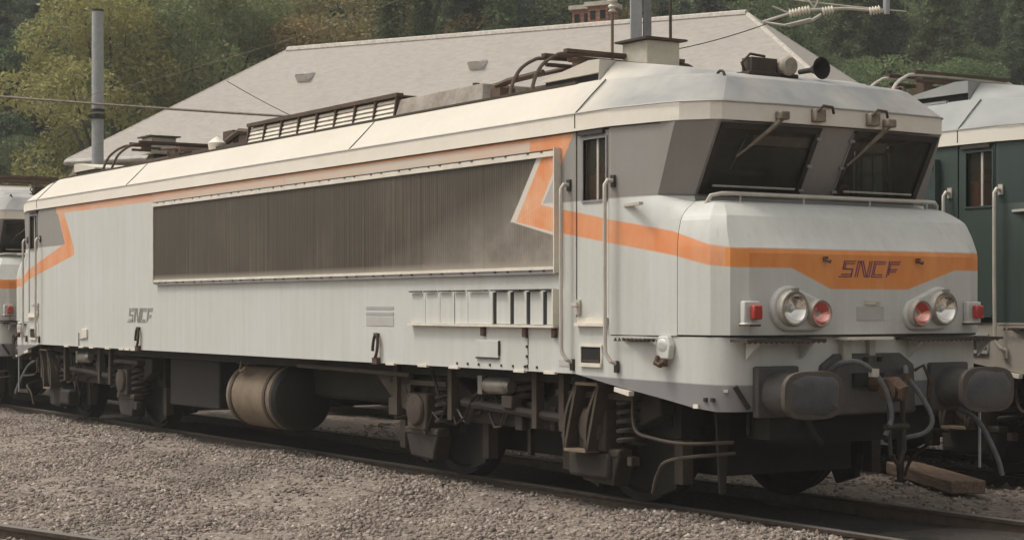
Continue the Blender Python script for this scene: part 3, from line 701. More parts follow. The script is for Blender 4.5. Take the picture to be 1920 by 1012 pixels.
    for pts in ([(-.38, -.40, 1.12), (-.28, -.38, 1.19), (-.22, -.26, 1.20), (-.18, -.14, 1.12), (-.14, -.05, .98), (-.12, -.02, .80), (-.14, -.06, .66)],
                [(-.40, .34, 1.10), (-.30, .30, 1.15), (-.24, .26, 1.08), (-.18, .36, .92), (-.14, .42, .76), (-.18, .38, .66), (-.28, .26, .62)]):
        h = bld(mb().tube(smooth(pts), .020, 8), 'brake_hose', M['hose']); p = pts[3 if pts[0][1] < 0 else 2]
        bld(mb().box(p, (.055, .055, .06)), 'hose_coupling', M['pale'] if pts[0][1] < 0 else M['rust'], h)
    bld(mb().tube([(-.40, .50, 1.12), (-.33, .52, 1.16), (-.32, .58, 1.05), (-.36, .60, .92)], .014, 6), 'cock_handle', M['rust'])
    bld(mb().tube([(-.42, -.62, .84), (-.34, -.58, .66), (-.36, -.50, .60)], .03, 6).box((-.55, -.75, .72), (.22, .34, .16)), 'brake_gear', M['under'])
    bld(mb().tube(smooth([(-.42, .95, .82), (-.28, 1.06, .72), (-.2, 1.18, .45), (-.18, 1.22, .30)]), .020, 7), 'heating_cable', M['hose'])
    bld(mb().tube([(-.44, 1.25, .95), (-.44, 1.25, .34)], .012, 6), 'ground_rod', M['galv'])
    # black sheet standing in for shade below the headstock, then the guard irons
    bld(mb().prism([(-.95, .84), (.95, .84), (.95, .66), (.80, .58), (-.80, .58), (-.95, .66)], 'x', -.66, -.63), 'headstock_shade', M['dark'])
    for yy in (-.92, .92): bld(mb().prism([(yy-.07, .86), (yy+.07, .86), (yy+.025, .20), (yy-.025, .20)], 'x', -.99, -.96), 'guard_iron', M['bogie'], bevel=.008)
    # inside of the cab
    m = mb().bb(-2.3, -2.27, -1.40, 1.40, 1.45, 2.97); bld(m, 'cab_bulkhead', M['desk'])
    m = mb().bb(-2.26, -.98, -1.34, 1.34, 1.42, 1.46); bld(m, 'cab_floor', M['dark'])
    m = mb().prism([(-.99, 1.47), (-1.30, 1.47), (-1.38, 2.25), (-1.0, 2.40)], 'y', -1.15, 1.15); bld(m, 'control_desk', M['dark'], bevel=.02)
    for yy in (-1.12, 1.12):
        m = mb().box((-1.84, yy, 1.95), (.46, .40, .10)).box((-2.05, yy-.0, 2.34), (.16, .44, .66), ry=-.06).box((-2.10, yy, 2.70), (.10, .26, .14)); bld(m, 'driver_seat', M['seat'], bevel=.04)
    bld(mb().box((-1.25, .42, 2.57), (.03, .16, .12)).tube([(-1.25, .42, 2.5), (-1.28, .40, 2.3)], .012, 6), 'cab_meter', M['pale'])
    # raised roof over the cab, open slot on each flank
    side_ = [(-3.20, 3.502), (-3.20, 3.522), (-2.52, 3.615), (-2.36, 3.61), (-2.36, 3.502)]
    m = mb().prism(side_, 'y', -1.06, 1.06)
    nose_ = [(-2.36, 3.61), (-1.55, 3.475), (-1.35, 3.43)]
    m.loft([[(x, -.90, z) for x, z in nose_], [(x, .90, z) for x, z in nose_]])
    for s in (-1, 1):
        m.loft([[(-2.36, s*.90, 3.605), (-1.55, s*.90, 3.475), (-1.35, s*.90, 3.43)], [(-2.30, s*1.12, 3.40), (-1.55, s*1.07, 3.37), (-1.30, s*1.0, 3.345)]])
        m.add([(-2.36, s*1.06, 3.60), (-2.36, s*.90, 3.61), (-2.33, s*.90, 3.38), (-2.30, s*1.12, 3.38)], [(0, 1, 2, 3)]); m.add([(-1.35, s*.90, 3.43), (-1.30, s*1.0, 3.345), (-1.22, s*.9, 3.33)], [(0, 1, 2)])
        m.add([(-2.36, s*.90, 3.605), (-2.30, s*1.12, 3.38), (-2.34, s*.5, 3.38), (-2.36, s*.5, 3.60)], [(0, 1, 2, 3)])
    m.add([(-1.35, -.90, 3.43), (-1.35, .90, 3.43), (-1.22, .9, 3.33), (-1.22, -.9, 3.33)], [(0, 1, 2, 3)])
    hm = bld(m, 'roof_cowl', R)
    bld(mb().bb(-3.19, -2.37, -1.03, 1.03, 3.40, 3.5), 'cowl_opening', M['dark'], hm)
    # insulated box with lid behind the cowl
    bo = bld(mb().box((-3.30, .17, 3.835), (.37, .36, .23)), 'roof_box', M['boxgrey'], bevel=.01)
    bld(mb().box((-3.30, .17, 3.962), (.47, .46, .018)), 'box_lid', M['rustdust'], bo)
    bld(mb().loft([[(-3.30+a*.20, .17+b*.20, 3.55) for a, b in ((-1, -1), (1, -1), (1, 1), (-1, 1))], [(-3.30+a*.11, .17+b*.11, 3.72) for a, b in ((-1, -1), (1, -1), (1, 1), (-1, 1))]], closed=True, caps=True), 'box_foot', M['rustdust'], bo)
    # pantograph, folded
    pg = empty('pantograph', (0, 0, 0), root); made.append(pg)
    m = mb()
    for xx in (-3.45, -3.80):
        bow = [(xx+.10, -1.06, 3.40), (xx+.06, -1.03, 3.50), (xx+.03, -.97, 3.61), (xx, -.88, 3.71), (xx, -.76, 3.785), (xx, -.62, 3.815), (xx, 0, 3.825), (xx, .62, 3.815), (xx, .76, 3.785), (xx, .88, 3.71), (xx, .97, 3.61), (xx, 1.06, 3.40)]
        mm = mb().tube(smooth(bow, 3), .017, 6); bld(mm, 'bow_horn', M['darkpan'] if not st['green'] else M['pale'], pg)
        bld(mb().box((xx, 0, 3.842), (.06, 1.30, .03)), 'contact_strip', M['darkpan'], pg)
    m = mb()
    for yy in (-.42, .42):
        m.tube([(-3.62, yy*.7, 3.77), (-4.6, yy*1.2, 3.70), (-5.15, yy*1.35, 3.66)], .022, 6)
        m.tube([(-5.15, yy*1.35, 3.64), (-4.2, yy*.8, 3.60)], .03, 6)
    m.tube([(-3.45, -.62, 3.76), (-3.45, .62, 3.76)], .02, 6); m.tube([(-3.80, -.62, 3.76), (-3.80, .62, 3.76)], .02, 6)
    m.tube([(-5.15, -.62, 3.65), (-5.15, .62, 3.65)], .028, 6); bld(m, 'pantograph_arm', M['darkpan'], pg)
    m = mb()
    for yy in (-.62, .62): m.bb(-4.85, -3.55, yy-.03, yy+.03, 3.52, 3.575)
    for xx in (-4.8, -3.7): m.bb(xx-.04, xx+.04, -.62, .62, 3.525, 3.57)
    m.box((-3.95, 0, 3.66), (.28, .5, .14)).box((-3.5, -.45, 3.70), (.10, .12, .20)); bld(m, 'pantograph_base', M['darkpan'], pg)
    for (xx, yy) in ((-4.8, -.62), (-3.6, -.62), (-4.8, .62), (-3.6, .62)):
        m = mb().lathe((xx, yy, 3.42), (0, 0, 1), [(0, .05), (.02, .075), (.04, .04), (.06, .075), (.08, .04), (.10, .06), (.12, .03)], 12); bld(m, 'insulator', M['rustdust'], pg)
    bld(mb().box((-4.35, -.85, 3.475), (.55, .40, .11)).box((-3.95, -.98, 3.47), (.16, .16, .13)).tube([(-4.62, -1.0, 3.53), (-4.2, -.95, 3.56), (-3.9, -.95, 3.60), (-3.5, -.85, 3.64)], .03, 6).cyl((-4.45, -.95, 3.52), (-4.45, -.95, 3.64), .035, 8), 'pantograph_drive', M['darkpan'], pg)
    # horns and lifting loop on the cab roof
    m = mb().lathe((-1.20, -.16, 3.47), (1, -.12, 0), [(0, 0), (0, .065), (.03, .075), (.14, .075), (.16, .06), (.162, 0)], 18); hn = bld(m, 'horn', M['hornm'])
    bld(mb().box((-1.18, -.38, 3.46), (.12, .26, .13)).box((-1.18, -.30, 3.40), (.16, .5, .03)).tube([(-1.2, -.5, 3.40), (-1.18, -.56, 3.48), (-1.15, -.5, 3.55), (-1.15, -.35, 3.54)], .012, 6), 'horn_valve', M['rustdust'], hn, bevel=.015)
    bld(mb().lathe((-1.30, .14, 3.47), (1, -.05, 0), [(0, .02), (.14, .022), (.22, .05), (.27, .088), (.272, .08), (.20, .02), (.19, 0)], 18), 'horn_trumpet', M['under'], hn)
    for s in (-1, 1): bld(mb().tube(arc((-.98, 3.325), .045, 0, math.pi, 8, lambda a, b: (a, s*.93, b)), .011, 6), 'lifting_eye', M['rustdust'])
    # joint across the roof behind the cab
    if True:
        m = mb()
        for s in (-1, 1): m.tube([(-2.07, s*1.504, 3.0), (-2.07, s*1.504, 3.112), (-2.07, s*1.353, 3.262), (-2.07, s*1.205, 3.402)], .006, 4)
        bld(m, 'roof_joint', M['gasket'])
    return made

def coil(m, c, r, h, turns, w):
    n = int(turns*12); m.tube([(c[0]+r*math.cos(2*math.pi*i/12), c[1]+r*math.sin(2*math.pi*i/12), c[2]+h*i/n) for i in range(n+1)], w, 5, False)

def bogie(root, xb, first):
    b = empty('bogie', (0, 0, 0), root)
    for dx in (-1.4, 1.4):
        for s in (-1, 1):
            MB().lathe((xb+dx, s*.75, .625+RAIL), (0, s, 0), [(-.07, .60), (-.07, .655), (-.035, .63), (.065, .62), (.068, .55), (.03, .53), (.02, .2), (.06, .16), (.06, 0)], 36).build('wheel', M['under'], b)
        MB().cyl((xb+dx, -.75, .66), (xb+dx, .75, .66), .10, 10).build('axle', M['under'], b)
    for s in (-1, 1):
        y0, y1 = s*1.06, s*1.20
        pr = [(-2.15, .78), (-2.15, .96), (-.9, .99), (-.55, .80), (.55, .80), (.9, .99), (2.15, .96), (2.15, .78), (1.85, .66), (.95, .68), (.6, .58), (-.6, .58), (-.95, .68), (-1.85, .66)]
        MB().prism([(xb+a, z) for a, z in pr], 'y', y0, y1).build('side_frame', M['bogie'], b, bevel=.015)
        for dx in (-1.4, 1.4):
            m = MB().box((xb+dx, s*1.21, .64), (.36, .20, .34)).lathe((xb+dx, s*1.27, .66), (0, s, 0), [(0, .15), (.07, .15), (.08, .11), (.085, 0)], 16)
            m.box((xb+dx, s*1.20, .46), (.62, .14, .07)); m.build('axle_box', M['rustdust'], b, bevel=.02)
            m = MB()
            for e in (-.38, .38): coil(m, (xb+dx+e, s*1.20, .52), .10, .36, 5.0, .020)
            build_each(m, 'coil_spring', M['bogie'], b)
            MB().bb(xb+dx-.52, xb+dx+.52, s*1.12, s*1.30, .885, .93).build('spring_seat', M['rustdust'], b)
            build_each(MB().box((xb+dx+.76, s*.98, .42), (.10, .10, .34)).box((xb+dx-.76, s*.98, .42), (.10, .10, .34)).box((xb+dx-.67, s*.80, .42), (.07, .14, .36)), 'brake_block', M['rustdust'], b)
        for dx in (-1.4, 1.4):
            MB().prism([(xb+dx-.72, .62), (xb+dx-.62, .20), (xb+dx-.40, .13), (xb+dx-.30, .34), (xb+dx+.30, .34), (xb+dx+.42, .13), (xb+dx+.64, .20), (xb+dx+.72, .62)], 'y', s*.90, s*.96).build('brake_hanger', M['under'], b)
            MB().prism([(xb+dx-.30, .45), (xb+dx-.2, .22), (xb+dx+.22, .20), (xb+dx+.30, .45)], 'y', s*1.08, s*1.26).build('axle_keep', M['bogie'], b, bevel=.02)
        # secondary springs, dampers, brake cylinder
        m = MB(); coil(m, (xb-.25, s*1.12, .80), .13, .26, 4, .025); coil(m, (xb+.25, s*1.12, .80), .13, .26, 4, .025); build_each(m, 'bolster_spring', M['bogie'], b)
        MB().lathe((xb+.02, s*1.30, .93), (1, 0, 0), [(-.20, 0), (-.20, .06), (-.15, .075), (.16, .075), (.2, .05), (.2, 0)], 14).box((xb-.22, s*1.30, .93), (.07, .10, .16)).build('brake_cylinder', M['steel'], b)
        MB().tube([(xb-.6, s*1.28, .76), (xb+.95, s*1.28, .70)], .04, 8).build('damper', M['bogie'], b)
        for dx in (-1.75, -.75, .62, 1.02):
            MB().bb(xb+dx-.035, xb+dx+.035, s*1.26, s*1.34, .60, 1.06).build('hanger', M['rustdust'], b)
        # air pipes
        e = 1 if xb > -8.74 else -1
        MB().tube(smooth([(xb+e*1.95, s*1.30, 1.04), (xb+e*1.96, s*1.32, .80), (xb+e*2.02, s*1.33, .66), (xb+e*2.2, s*1.33, .62), (xb+e*2.6, s*1.33, .60), (xb+e*2.9, s*1.10, .62)]), .014, 7).tube(smooth([(xb+e*2.2, s*1.31, .20), (xb+e*2.28, s*1.32, .36), (xb+e*2.45, s*1.32, .47), (xb+e*2.8, s*1.0, .53)]), .015, 7).build('sand_pipe', M['rustdust'], b)
        # step box: two curved sheets, two ledges, dark panel painted as its shaded inside
        m = MB(); xs_ = xb+e*1.16
        def sheet(xo, zt, zb_, bulge, th):
            A = []
            for i in range(7):
                t = i/6; A.append((xo + e*(.16*(1-t)**1.5) - e*.0 + bulge*math.sin(t*3.14)*-e, zt+(zb_-zt)*t))
            return A
        L1 = sheet(xs_, 1.00, .47, .05, .02)
        for xo in (0, e*.30):
            w_ = .016
            MB().loft([[(x+xo-w_, s*1.10, z) for x, z in L1], [(x+xo-w_, s*1.405, z) for x, z in L1], [(x+xo+w_, s*1.405, z) for x, z in L1], [(x+xo+w_, s*1.10, z) for x, z in L1]], closed=True).build('step_side', M['rustdust'], b)
        MB().add([(x, s*1.14, z) for x, z in L1] + [(x+e*.30, s*1.14, z) for x, z in L1], [(i, i+1, i+8, i+7) for i in range(6)]).build('step_back', M['under'], b)
        for i_ in (0, 6):
            x0_, z0_ = L1[i_]; MB().bb(min(x0_, x0_+e*.30), max(x0_, x0_+e*.30), s*1.16, s*1.41, z0_-.012, z0_+.012).build('step_tread', M['tank'], b)
        MB().bb(xs_-.1, xs_+.45, s*1.1, s*1.3, .25, .46).build('sand_nozzle', M['bogie'], b, bevel=.03)
    g = random.Random(int(-xb*10))
    for s in (-1, 1):
        for k in range(9):
            x = xb+g.uniform(-2.1, 2.1); z = g.uniform(.35, .95); d_ = (g.uniform(.06, .2), g.uniform(.05, .12), g.uniform(.06, .22))
            MB().box((x, s*g.uniform(1.10, 1.30), z), d_).build('valve_box', M[g.choice(['bogie', 'under', 'rustdust'])], b, bevel=.01)
        for k in range(7):
            x = xb+g.uniform(-2.0, 1.8); l_ = g.uniform(.3, .9); z = g.uniform(.85, 1.05); y = s*g.uniform(1.22, 1.36)
            MB().tube([(x+l_*i/6, y, z-g.uniform(.16, .42)*math.sin(math.pi*i/6)-.02*i) for i in range(7)], .013, 5).build('brake_cable', M[g.choice(['bogie', 'rubber', 'rustdust'])], b)
        for k in range(5):
            x = xb+g.uniform(-2.1, 2.1); z0 = g.uniform(.38, .55)
            MB().box((x, s*g.uniform(1.02, 1.22), z0+.15), (.045, .045, g.uniform(.25, .4)), rx=0).build('brake_rod', M[g.choice(['bogie', 'rustdust'])], b)
    MB().bb(xb-2.25, xb+2.25, -.66, .66, .30, .97).bb(xb-2.2, xb+2.2, -1.04, -.86, .60, 1.0).bb(xb-2.2, xb+2.2, .86, 1.04, .60, 1.0).bb(xb-.55, xb+.55, -1.0, 1.0, .55, .85).bb(xb-2.1, xb-1.95, -1.05, 1.05, .68, .9).bb(xb+1.95, xb+2.1, -1.05, 1.05, .68, .9).bb(xb-1.1, xb-.6, -.6, .6, .35, .9).bb(xb+.6, xb+1.1, -.6, .6, .35, .9).build('bolster_dark_fill', M['under'], b)  # bolster, beams and motors, plus added dark slabs standing in for shade
    return b

def make_loco(x, y, st, label, cat='locomotive'):
    root = empty('electric_locomotive', (x, y, 0)); tag(root, label, cat, 'electric locomotives in the yard')
    B, R = st['body'], st['roof']
    ident = None
    far_T = lambda a, b, c: (-LEN-a, -b, c)
    near = loco_end(root, ident, st, False); farp = loco_end(root, far_T, st, True)
    # flanks
    for s in (-1, 1):
        m = MB(); xd = [DOOR[0], DOOR[1]]; xf = [-LEN-DOOR[1], -LEN-DOOR[0]]
        m.quadgrid(lambda u, v: (u, s*1.48, v), [-LEN+1.62, -1.62] + xd + xf + [-LEN/2], [1.08, DOOR[2], DOOR[3], 2.977], [DOOR, (xf[0], xf[1], DOOR[2], DOOR[3])])
        for a, b_ in (xd, xf):
            m.loft([[(a, s*1.48, DOOR[2]), (b_, s*1.48, DOOR[2]), (b_, s*1.48, DOOR[3]), (a, s*1.48, DOOR[3])], [(a, s*1.45, DOOR[2]), (b_, s*1.45, DOOR[2]), (b_, s*1.45, DOOR[3]), (a, s*1.45, DOOR[3])]], closed=True)
        m.add([(-LEN+1.62, s*1.48, 1.08), (-1.62, s*1.48, 1.08), (-1.62, s*1.44, 1.08), (-LEN+1.62, s*1.44, 1.08)], [(0, 1, 2, 3)])
        m.build('flank', B, root)
        # louvre bank: panels in a raised frame
        x0, x1 = LOUV_X; ms = -1 if s < 0 else 1
        if s > 0: x0, x1 = -LEN-LOUV_X[1], -LEN-LOUV_X[0]
        lv = empty('louvre_bank', (0, 0, 0), root); n = 8; wdt = (x1-x0)/n
        for k in range(n):
            a = x0+k*wdt
            o = MB().bb(a+.002, a+wdt-.002, s*1.482, s*1.525, 1.925, 2.80).build('louvre_panel', st['louvre'], lv)
        f = MB(); f.bb(x0, x1, s*1.482, s*1.545, 2.80, 2.842).bb(x0, x1, s*1.482, s*1.535, 1.90, 1.925); f.bb(x0-.02, x0, s*1.482, s*1.54, 1.885, 2.86)
        f.build('louvre_rail', M['cream'] if not st['green'] else B, lv)
        f = MB().bb(x0, x1, s*1.482, s*1.52, 1.868, 1.8985); f.build('louvre_foot', M['plate'] if not st['green'] else B, lv)
        f = MB().bb(x1+.001, x1+.014, s*1.482, s*1.548, 1.875, 2.865); f.build('louvre_edge', M['cream'] if not st['green'] else B, lv)
        f = MB().bb(x0, x1, s*1.482, s*1.515, 2.8445, 2.858); f.build('louvre_joint', M['gasket'], lv)
        f = MB()
        for k in range(2*n):
            c = x0+(k+.5)*wdt/2
            for e in (-.10, .10): f.box((c+e, s*1.546, 2.842), (.032, .008, .012)); f.box((c+e, s*1.526, 1.893), (.022, .016, .012))
        tag(f.build('frame_clips', M['gasket'], lv), kind='stuff')
        # row of small flaps low down, the four nearest standing open
        fl = empty('vent_flap_row', (0, 0, 0), root); edges = [-4.692, -4.431, -4.167, -3.919, -3.696, -3.29, -3.02, -2.775, -2.53, -2.31]
        E = edges if s < 0 else [-LEN-e for e in edges[::-1]]
        for k in range(9):
            a, b_ = E[k], E[k+1]; op = (k >= 5) if s < 0 else (k <= 3)
            if op: MB().bb(a+.055, b_-.004, s*1.482, s*1.494, 1.462, 1.728).build('vent_flap', B, fl)
            else: MB().bb(a+.006, b_-.006, s*1.482, s*(1.494+.002*(k % 3)), 1.458, 1.728).build('vent_flap', B, fl)
            if op: MB().bb(a, a+.052, s*1.482, s*1.488, 1.462, 1.728).build('vent_gap', M['dark'], fl)
            MB().box(((a+b_)/2-.02, s*1.510, 1.7415), ((b_-a)*.75, .055 if op else .03, .012)).build('vent_hinge', M['gasket'], fl)
        MB().bb(E[0], E[-1], s*1.482, s*1.535, 1.438, 1.456).bb(E[-1]-.016, E[-1], s*1.482, s*1.55, 1.44, 1.745).build('vent_ledge', M['cream'] if not st['green'] else B, fl)
        for x in ((-3.45, -2.80, -2.37) if s < 0 else (-LEN+3.45, -LEN+2.8, -LEN+2.37)): MB().box((x, s*1.495, 1.395), (.055, .03, .075)).build('vent_catch', M['rust'], fl, bevel=.006)
        # hatch, seams, hooks, boxes
        sg = (lambda x: x) if s < 0 else (lambda x: -LEN-x)
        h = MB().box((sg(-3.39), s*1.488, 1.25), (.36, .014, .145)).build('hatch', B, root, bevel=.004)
        MB().box((sg(-3.205), s*1.490, 1.26), (.012, .016, .12)).box((sg(-3.39), s*1.490, 1.172), (.37, .016, .010)).build('hatch_shadow', M['rustdust'], h)  # dark strips: hatch outline with its shadow drawn in, side and foot
        m = MB(); m.box((sg(-2.773), s*1.4815, 1.24), (.007, .004, .30))
        for k in range(4): m.box((sg(-2.79), s*1.484, 1.12+k*.08), (.022, .008, .022))
        for k in range(8): m.box((sg(-3.9+k*.18), s*1.484, 1.115), (.02, .008, .02))
        tag(m.build('rivets', M['rustdust'], root), kind='stuff')
        m = MB()
        for x in (-4.5, -5.1, -3.95, -2.45, -2.9, -12.6, -13.2, -12.1, -11.7, -11.9, -14.2, -13.6): m.box((sg(x), s*1.478, 1.077), (.16, .03, .022))
        tag(m.build('skirt_clips', M['cream'] if not st['green'] else B, root), kind='stuff')
        for x in (-11.477, -5.332):
            m = MB(); c = (sg(x), 1.235)
            m.tube([(c[0]+.045*math.cos(a)+.02*math.sin(a), s*1.52, c[1]+.115*math.sin(a)) for a in [i*math.pi/8 for i in range(-3, 10)]], .016, 6)
            lk = m.build('lifting_lug', M['rustdust'], root)  # dark brown takes in the shadow round a body-coloured loop
            MB().box((c[0]-.01, s*1.50, c[1]-.135), (.09, .05, .06)).box((c[0]-.01, s*1.50, c[1]+.10), (.05, .04, .05)).build('lug_bracket', M['rust'], lk)
            MB().bb(c[0]-.03, c[0]+.03, s*1.482, s*1.487, c[1]-.10, c[1]+.09).build('lug_plate', M['cream'] if not st['green'] else B, lk)
        m = MB().box((sg(-13.446), s*1.492, 1.255), (.19, .025, .12)); m.build('socket_box', M['cream'] if not st['green'] else B, root, bevel=.006)
        m = MB().box((sg(-13.70), s*1.484, 1.16), (.02, .012, .2)).box((sg(-13.6), s*1.484, 1.18), (.22, .012, .012)); m.build('flank_seam', M['band'], root)
        if not st['green']:
            a0 = -11.878 if s < 0 else -LEN+11.0
            d_ = 1 if s < 0 else -1
            xa = a0 if s < 0 else -LEN+11.878
            P = lambda u, v, t: (xa+d_*u*.178, s*(1.483+.003*t), 1.425+v*.16)
            stroke_logo(None, P, .04).build('sncf_emblem', M['logo_grey'], root)
        m = MB(); xx = sg(-5.31)
        m.box((xx, s*1.4825, 1.595), (.54, .003, .028)).box((xx, s*1.4825, 1.54), (.54, .003, .028))
        nm = m.build('number_mark', M['plate'], root); MB().box((xx, s*1.4825, 1.47), (.54, .003, .085)).build('number_ground', M['plate_pale'], nm)
        m = MB().box((sg(-2.25), s*1.4825, 1.16), (.14, .003, .05)); m.build('data_mark', M['plate_pale'], root)
        # pipe along the underframe
        MB().tube([(sg(-7.3), s*1.36, 1.0), (sg(-6.2), s*1.36, .99), (sg(-4.95), s*1.36, .975)], .022, 6).build('air_pipe', M['rustdust'], root)
    # roof shell
    G = [(-.69, 0), (-.70, .7), (-.735, 1.12), (-.785, 1.19), (-.965, 1.335), (-1.15, 1.40), (-1.62, 1.502), (-2.2, 1.504)]
    T2 = [(-.90, 0), (-.905, .6), (-.92, .92), (-.96, .985), (-1.06, 1.04), (-1.2, 1.10), (-1.62, 1.175), (-2.2, 1.205)]
    def ring(base, zf):
        half = [(x, y, zf(x)) for x, y in base]
        front = [(x, -y, z) for x, y, z in half[::-1]] + half[1:]
        back = [(-LEN-x, -y, z) for x, y, z in front]
        return front + back
    zt = lambda x: 3.325 + min(1, max(0, (-x-.9)/1.3))*.078
    T3 = [(x-.25, y*.72) for x, y in T2]; T2b = [(x-.04, y*.965) for x, y in T2]
    m = MB().loft([ring(G, lambda x: 2.978), ring(G, lambda x: 3.112), ring([(x*.985-.0, y*.995) for x, y in G], lambda x: 3.118), ring(T2, zt), ring(T2b, lambda x: zt(x)+.016), ring(T3, lambda x: zt(x)+.055)], closed=True, caps=True)
    m.build('roof', R, root, auto=13)
    m = MB().loft([ring([(x+.008, y+.006) for x, y in G], lambda x: 3.107), ring([(x+.012, y+.010) for x, y in G], lambda x: 3.112), ring([(x+.008, y+.006) for x, y in G], lambda x: 3.119)], closed=True)
    m.build('gutter_strip', M['plate'] if not st['green'] else R, root)
    m = MB().loft([ring([(x-.014, y-.016) for x, y in G], lambda x: 2.977), ring([(x-.014, y-.016) for x, y in G], lambda x: 2.968)], closed=True); m.build('drip_edge', M['rustdust'], root)
    m = MB()
    for x in (-5.9, -11.9, -15.4):
        for s in (-1, 1): m.tube([(x, s*1.508, 3.112), (x, s*1.356, 3.262), (x-.02, s*1.21, 3.402)], .005, 4)
    build_each(m, 'roof_joint', M['gasket'], root)
    m = MB()
    for s in (-1, 1): m.bb(-LEN+2.2, -2.5, s*1.165, s*1.20, 3.41, 3.432)
    m.build('roof_walk', M['rustdust'] if not st['green'] else R, root)
    # ventilation lantern: slatted frame and weathered box
    ln = empty('roof_lantern', (0, 0, 0), root); la, lb = -9.06, -5.64; nb = 8; bw = (lb-la)/nb
    for s in (-1, 1):
        for i in range(nb):
            for k in range(4):
                a = la+i*bw
                MB().box((a+bw/2, s*(1.13-.012*k), 3.448+k*.046), (bw-.03, .022, .032), rx=s*.5).build('slat', M['cream'], ln)
        m = MB()
        for i in range(nb+1): m.box((la+i*bw, s*1.125, 3.52), (.022, .035, .22), rx=s*.14)
        m.bb(la-.02, lb+.02, s*1.09, s*1.15, 3.422, 3.432); m.build('lantern_bar', M['darkpan'], ln)
        MB().bb(la-.03, lb+.03, s*1.06, s*1.135, 3.622, 3.66).build('lantern_rail', M['darkpan'], ln)
        MB().bb(la, lb, s*.95, s*.98, 3.42, 3.62).build('lantern_mesh', M['cream'], ln)
    MB().bb(la-.02, lb, -1.06, 1.06, 3.622, 3.645).bb(la-.02, la, -1.06, 1.06, 3.43, 3.62).build('lantern_cover', M['darkpan'], ln)
    pr = [(-1.16, 3.43), (-1.10, 3.595), (1.10, 3.595), (1.16, 3.43)]
    m = MB().add([(-5.60, y, z) for y, z in pr] + [(-4.10 if z > 3.5 else -4.02, y, z) for y, z in pr], [(0, 1, 2, 3), (7, 6, 5, 4), (0, 4, 5, 1), (1, 5, 6, 2), (2, 6, 7, 3)])
    m.build('cooling_hood', M['weathered'], root, bevel=.01)
    # further gear behind the lantern
    m = MB().box((-9.55, -.6, 3.56), (.8, .5, .16)).tube([(-10.4, -.8, 3.58), (-9.9, -.85, 3.66), (-9.4, -.8, 3.60), (-9.1, -.8, 3.66)], .04, 6).tube([(-10.3, -.5, 3.68), (-9.8, -.5, 3.62), (-9.2, -.6, 3.70)], .03, 6).box((-10.6, -.55, 3.62), (.3, .3, .22))
    m.build('roof_switchgear', M['darkpan'], root)
    MB().lathe((-10.35, -.95, 3.43), (0, 0, 1), [(0, .09), (.12, .11), (.17, .05), (.2, 0)], 12).build('roof_insulator', M['cream'], root)
    MB().bb(-11.0, -9.2, -1.0, 1.0, 3.42, 3.50).build('roof_pan', M['rustdust'], root)
    # underframe
    MB().bb(-LEN+2.2, -2.2, -1.30, 1.30, .985, 1.10).build('underframe', M['under'], root)
    MB().bb(-8.3, -5.2, -.9, .9, .64, .985).build('transformer_case', M['under'], root, bevel=.05)
    MB().bb(-11.2, -9.7, -1.2, 1.2, .42, .985).build('battery_box', M['under'], root, bevel=.02)
    MB().prism([(-5.75, .98), (-5.05, .98), (-5.05, .62), (-5.35, .72)], 'y', -1.30, -1.26).build('pipe_bracket', M['rustdust'], root)
    tk = MB().lathe((-9.17, -1.02, .625), (1, 0, 0), [(0, 0), (.0, .28), (.06, .355), (1.18, .355), (1.19, .34)], 32).build('air_tank', M['tank'], root)
    for x in (-9.0, -8.12): MB().lathe((x, -1.02, .625), (1, 0, 0), [(-.03, .356), (-.03, .366), (.03, .366), (.03, .356)], 32).build('tank_strap', M['rustdust'], tk)
    MB().lathe((-7.98, -1.02, .625), (1, 0, 0), [(-.01, .345), (.0, .362), (.06, .362), (.10, .33), (.14, .22), (.16, 0)], 32).build('tank_end', M['under'], tk)
    MB().box((-8.95, -1.05, 1.0), (.5, .3, .06)).tube([(-8.85, -1.3, 1.0), (-8.83, -1.33, .9), (-8.7, -1.36, .90), (-8.6, -1.36, .95)], .02, 6).build('tank_hanger', M['tank'], tk)
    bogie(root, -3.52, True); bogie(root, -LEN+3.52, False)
    return root, farp

ST = dict(body=M['body'], roof=M['roof'], louvre=M['louvre'], green=False)
STG = dict(body=M['gbody'], roof=M['groof'], louvre=M['glouvre'], green=True)
main, farparts = make_loco(0, 0, ST, 'long grey electric locomotive with orange arrow stripe and brown louvre bank, seen whole')
rear = copy_tree(main, skip=set(o for o in farparts) | {o for o in main.children if o.name.startswith('roof_box')})
rear.location = (-LEN-.03, 0, 0)
rear['label'] = 'second grey and orange locomotive coupled behind the long one, only its nose showing'
green, gf = make_loco(-.03, 4.4, STG, 'dark blue green locomotive with white gutter band standing on the farther track'); green.scale = (1.037, 1.037, 1.037)

for o in [o for o in green.children if o.name.startswith('roof_box')]:
    for c in list(o.children): bpy.data.objects.remove(c)
    bpy.data.objects.remove(o)

# ---------------------------------------------------------------- timber beam between the tracks
bm_ = MB().box((0, 0, 0), (1.95, .32, .12)); o = bm_.build('wooden_beam', M['wood'], bevel=.015)
o.location = (-2.42, 2.78, .03); o.rotation_euler = (0, 0, rad(-28)); tag(o, 'weathered brown timber beam lying on the ballast beside the front coupling', 'timber beam')

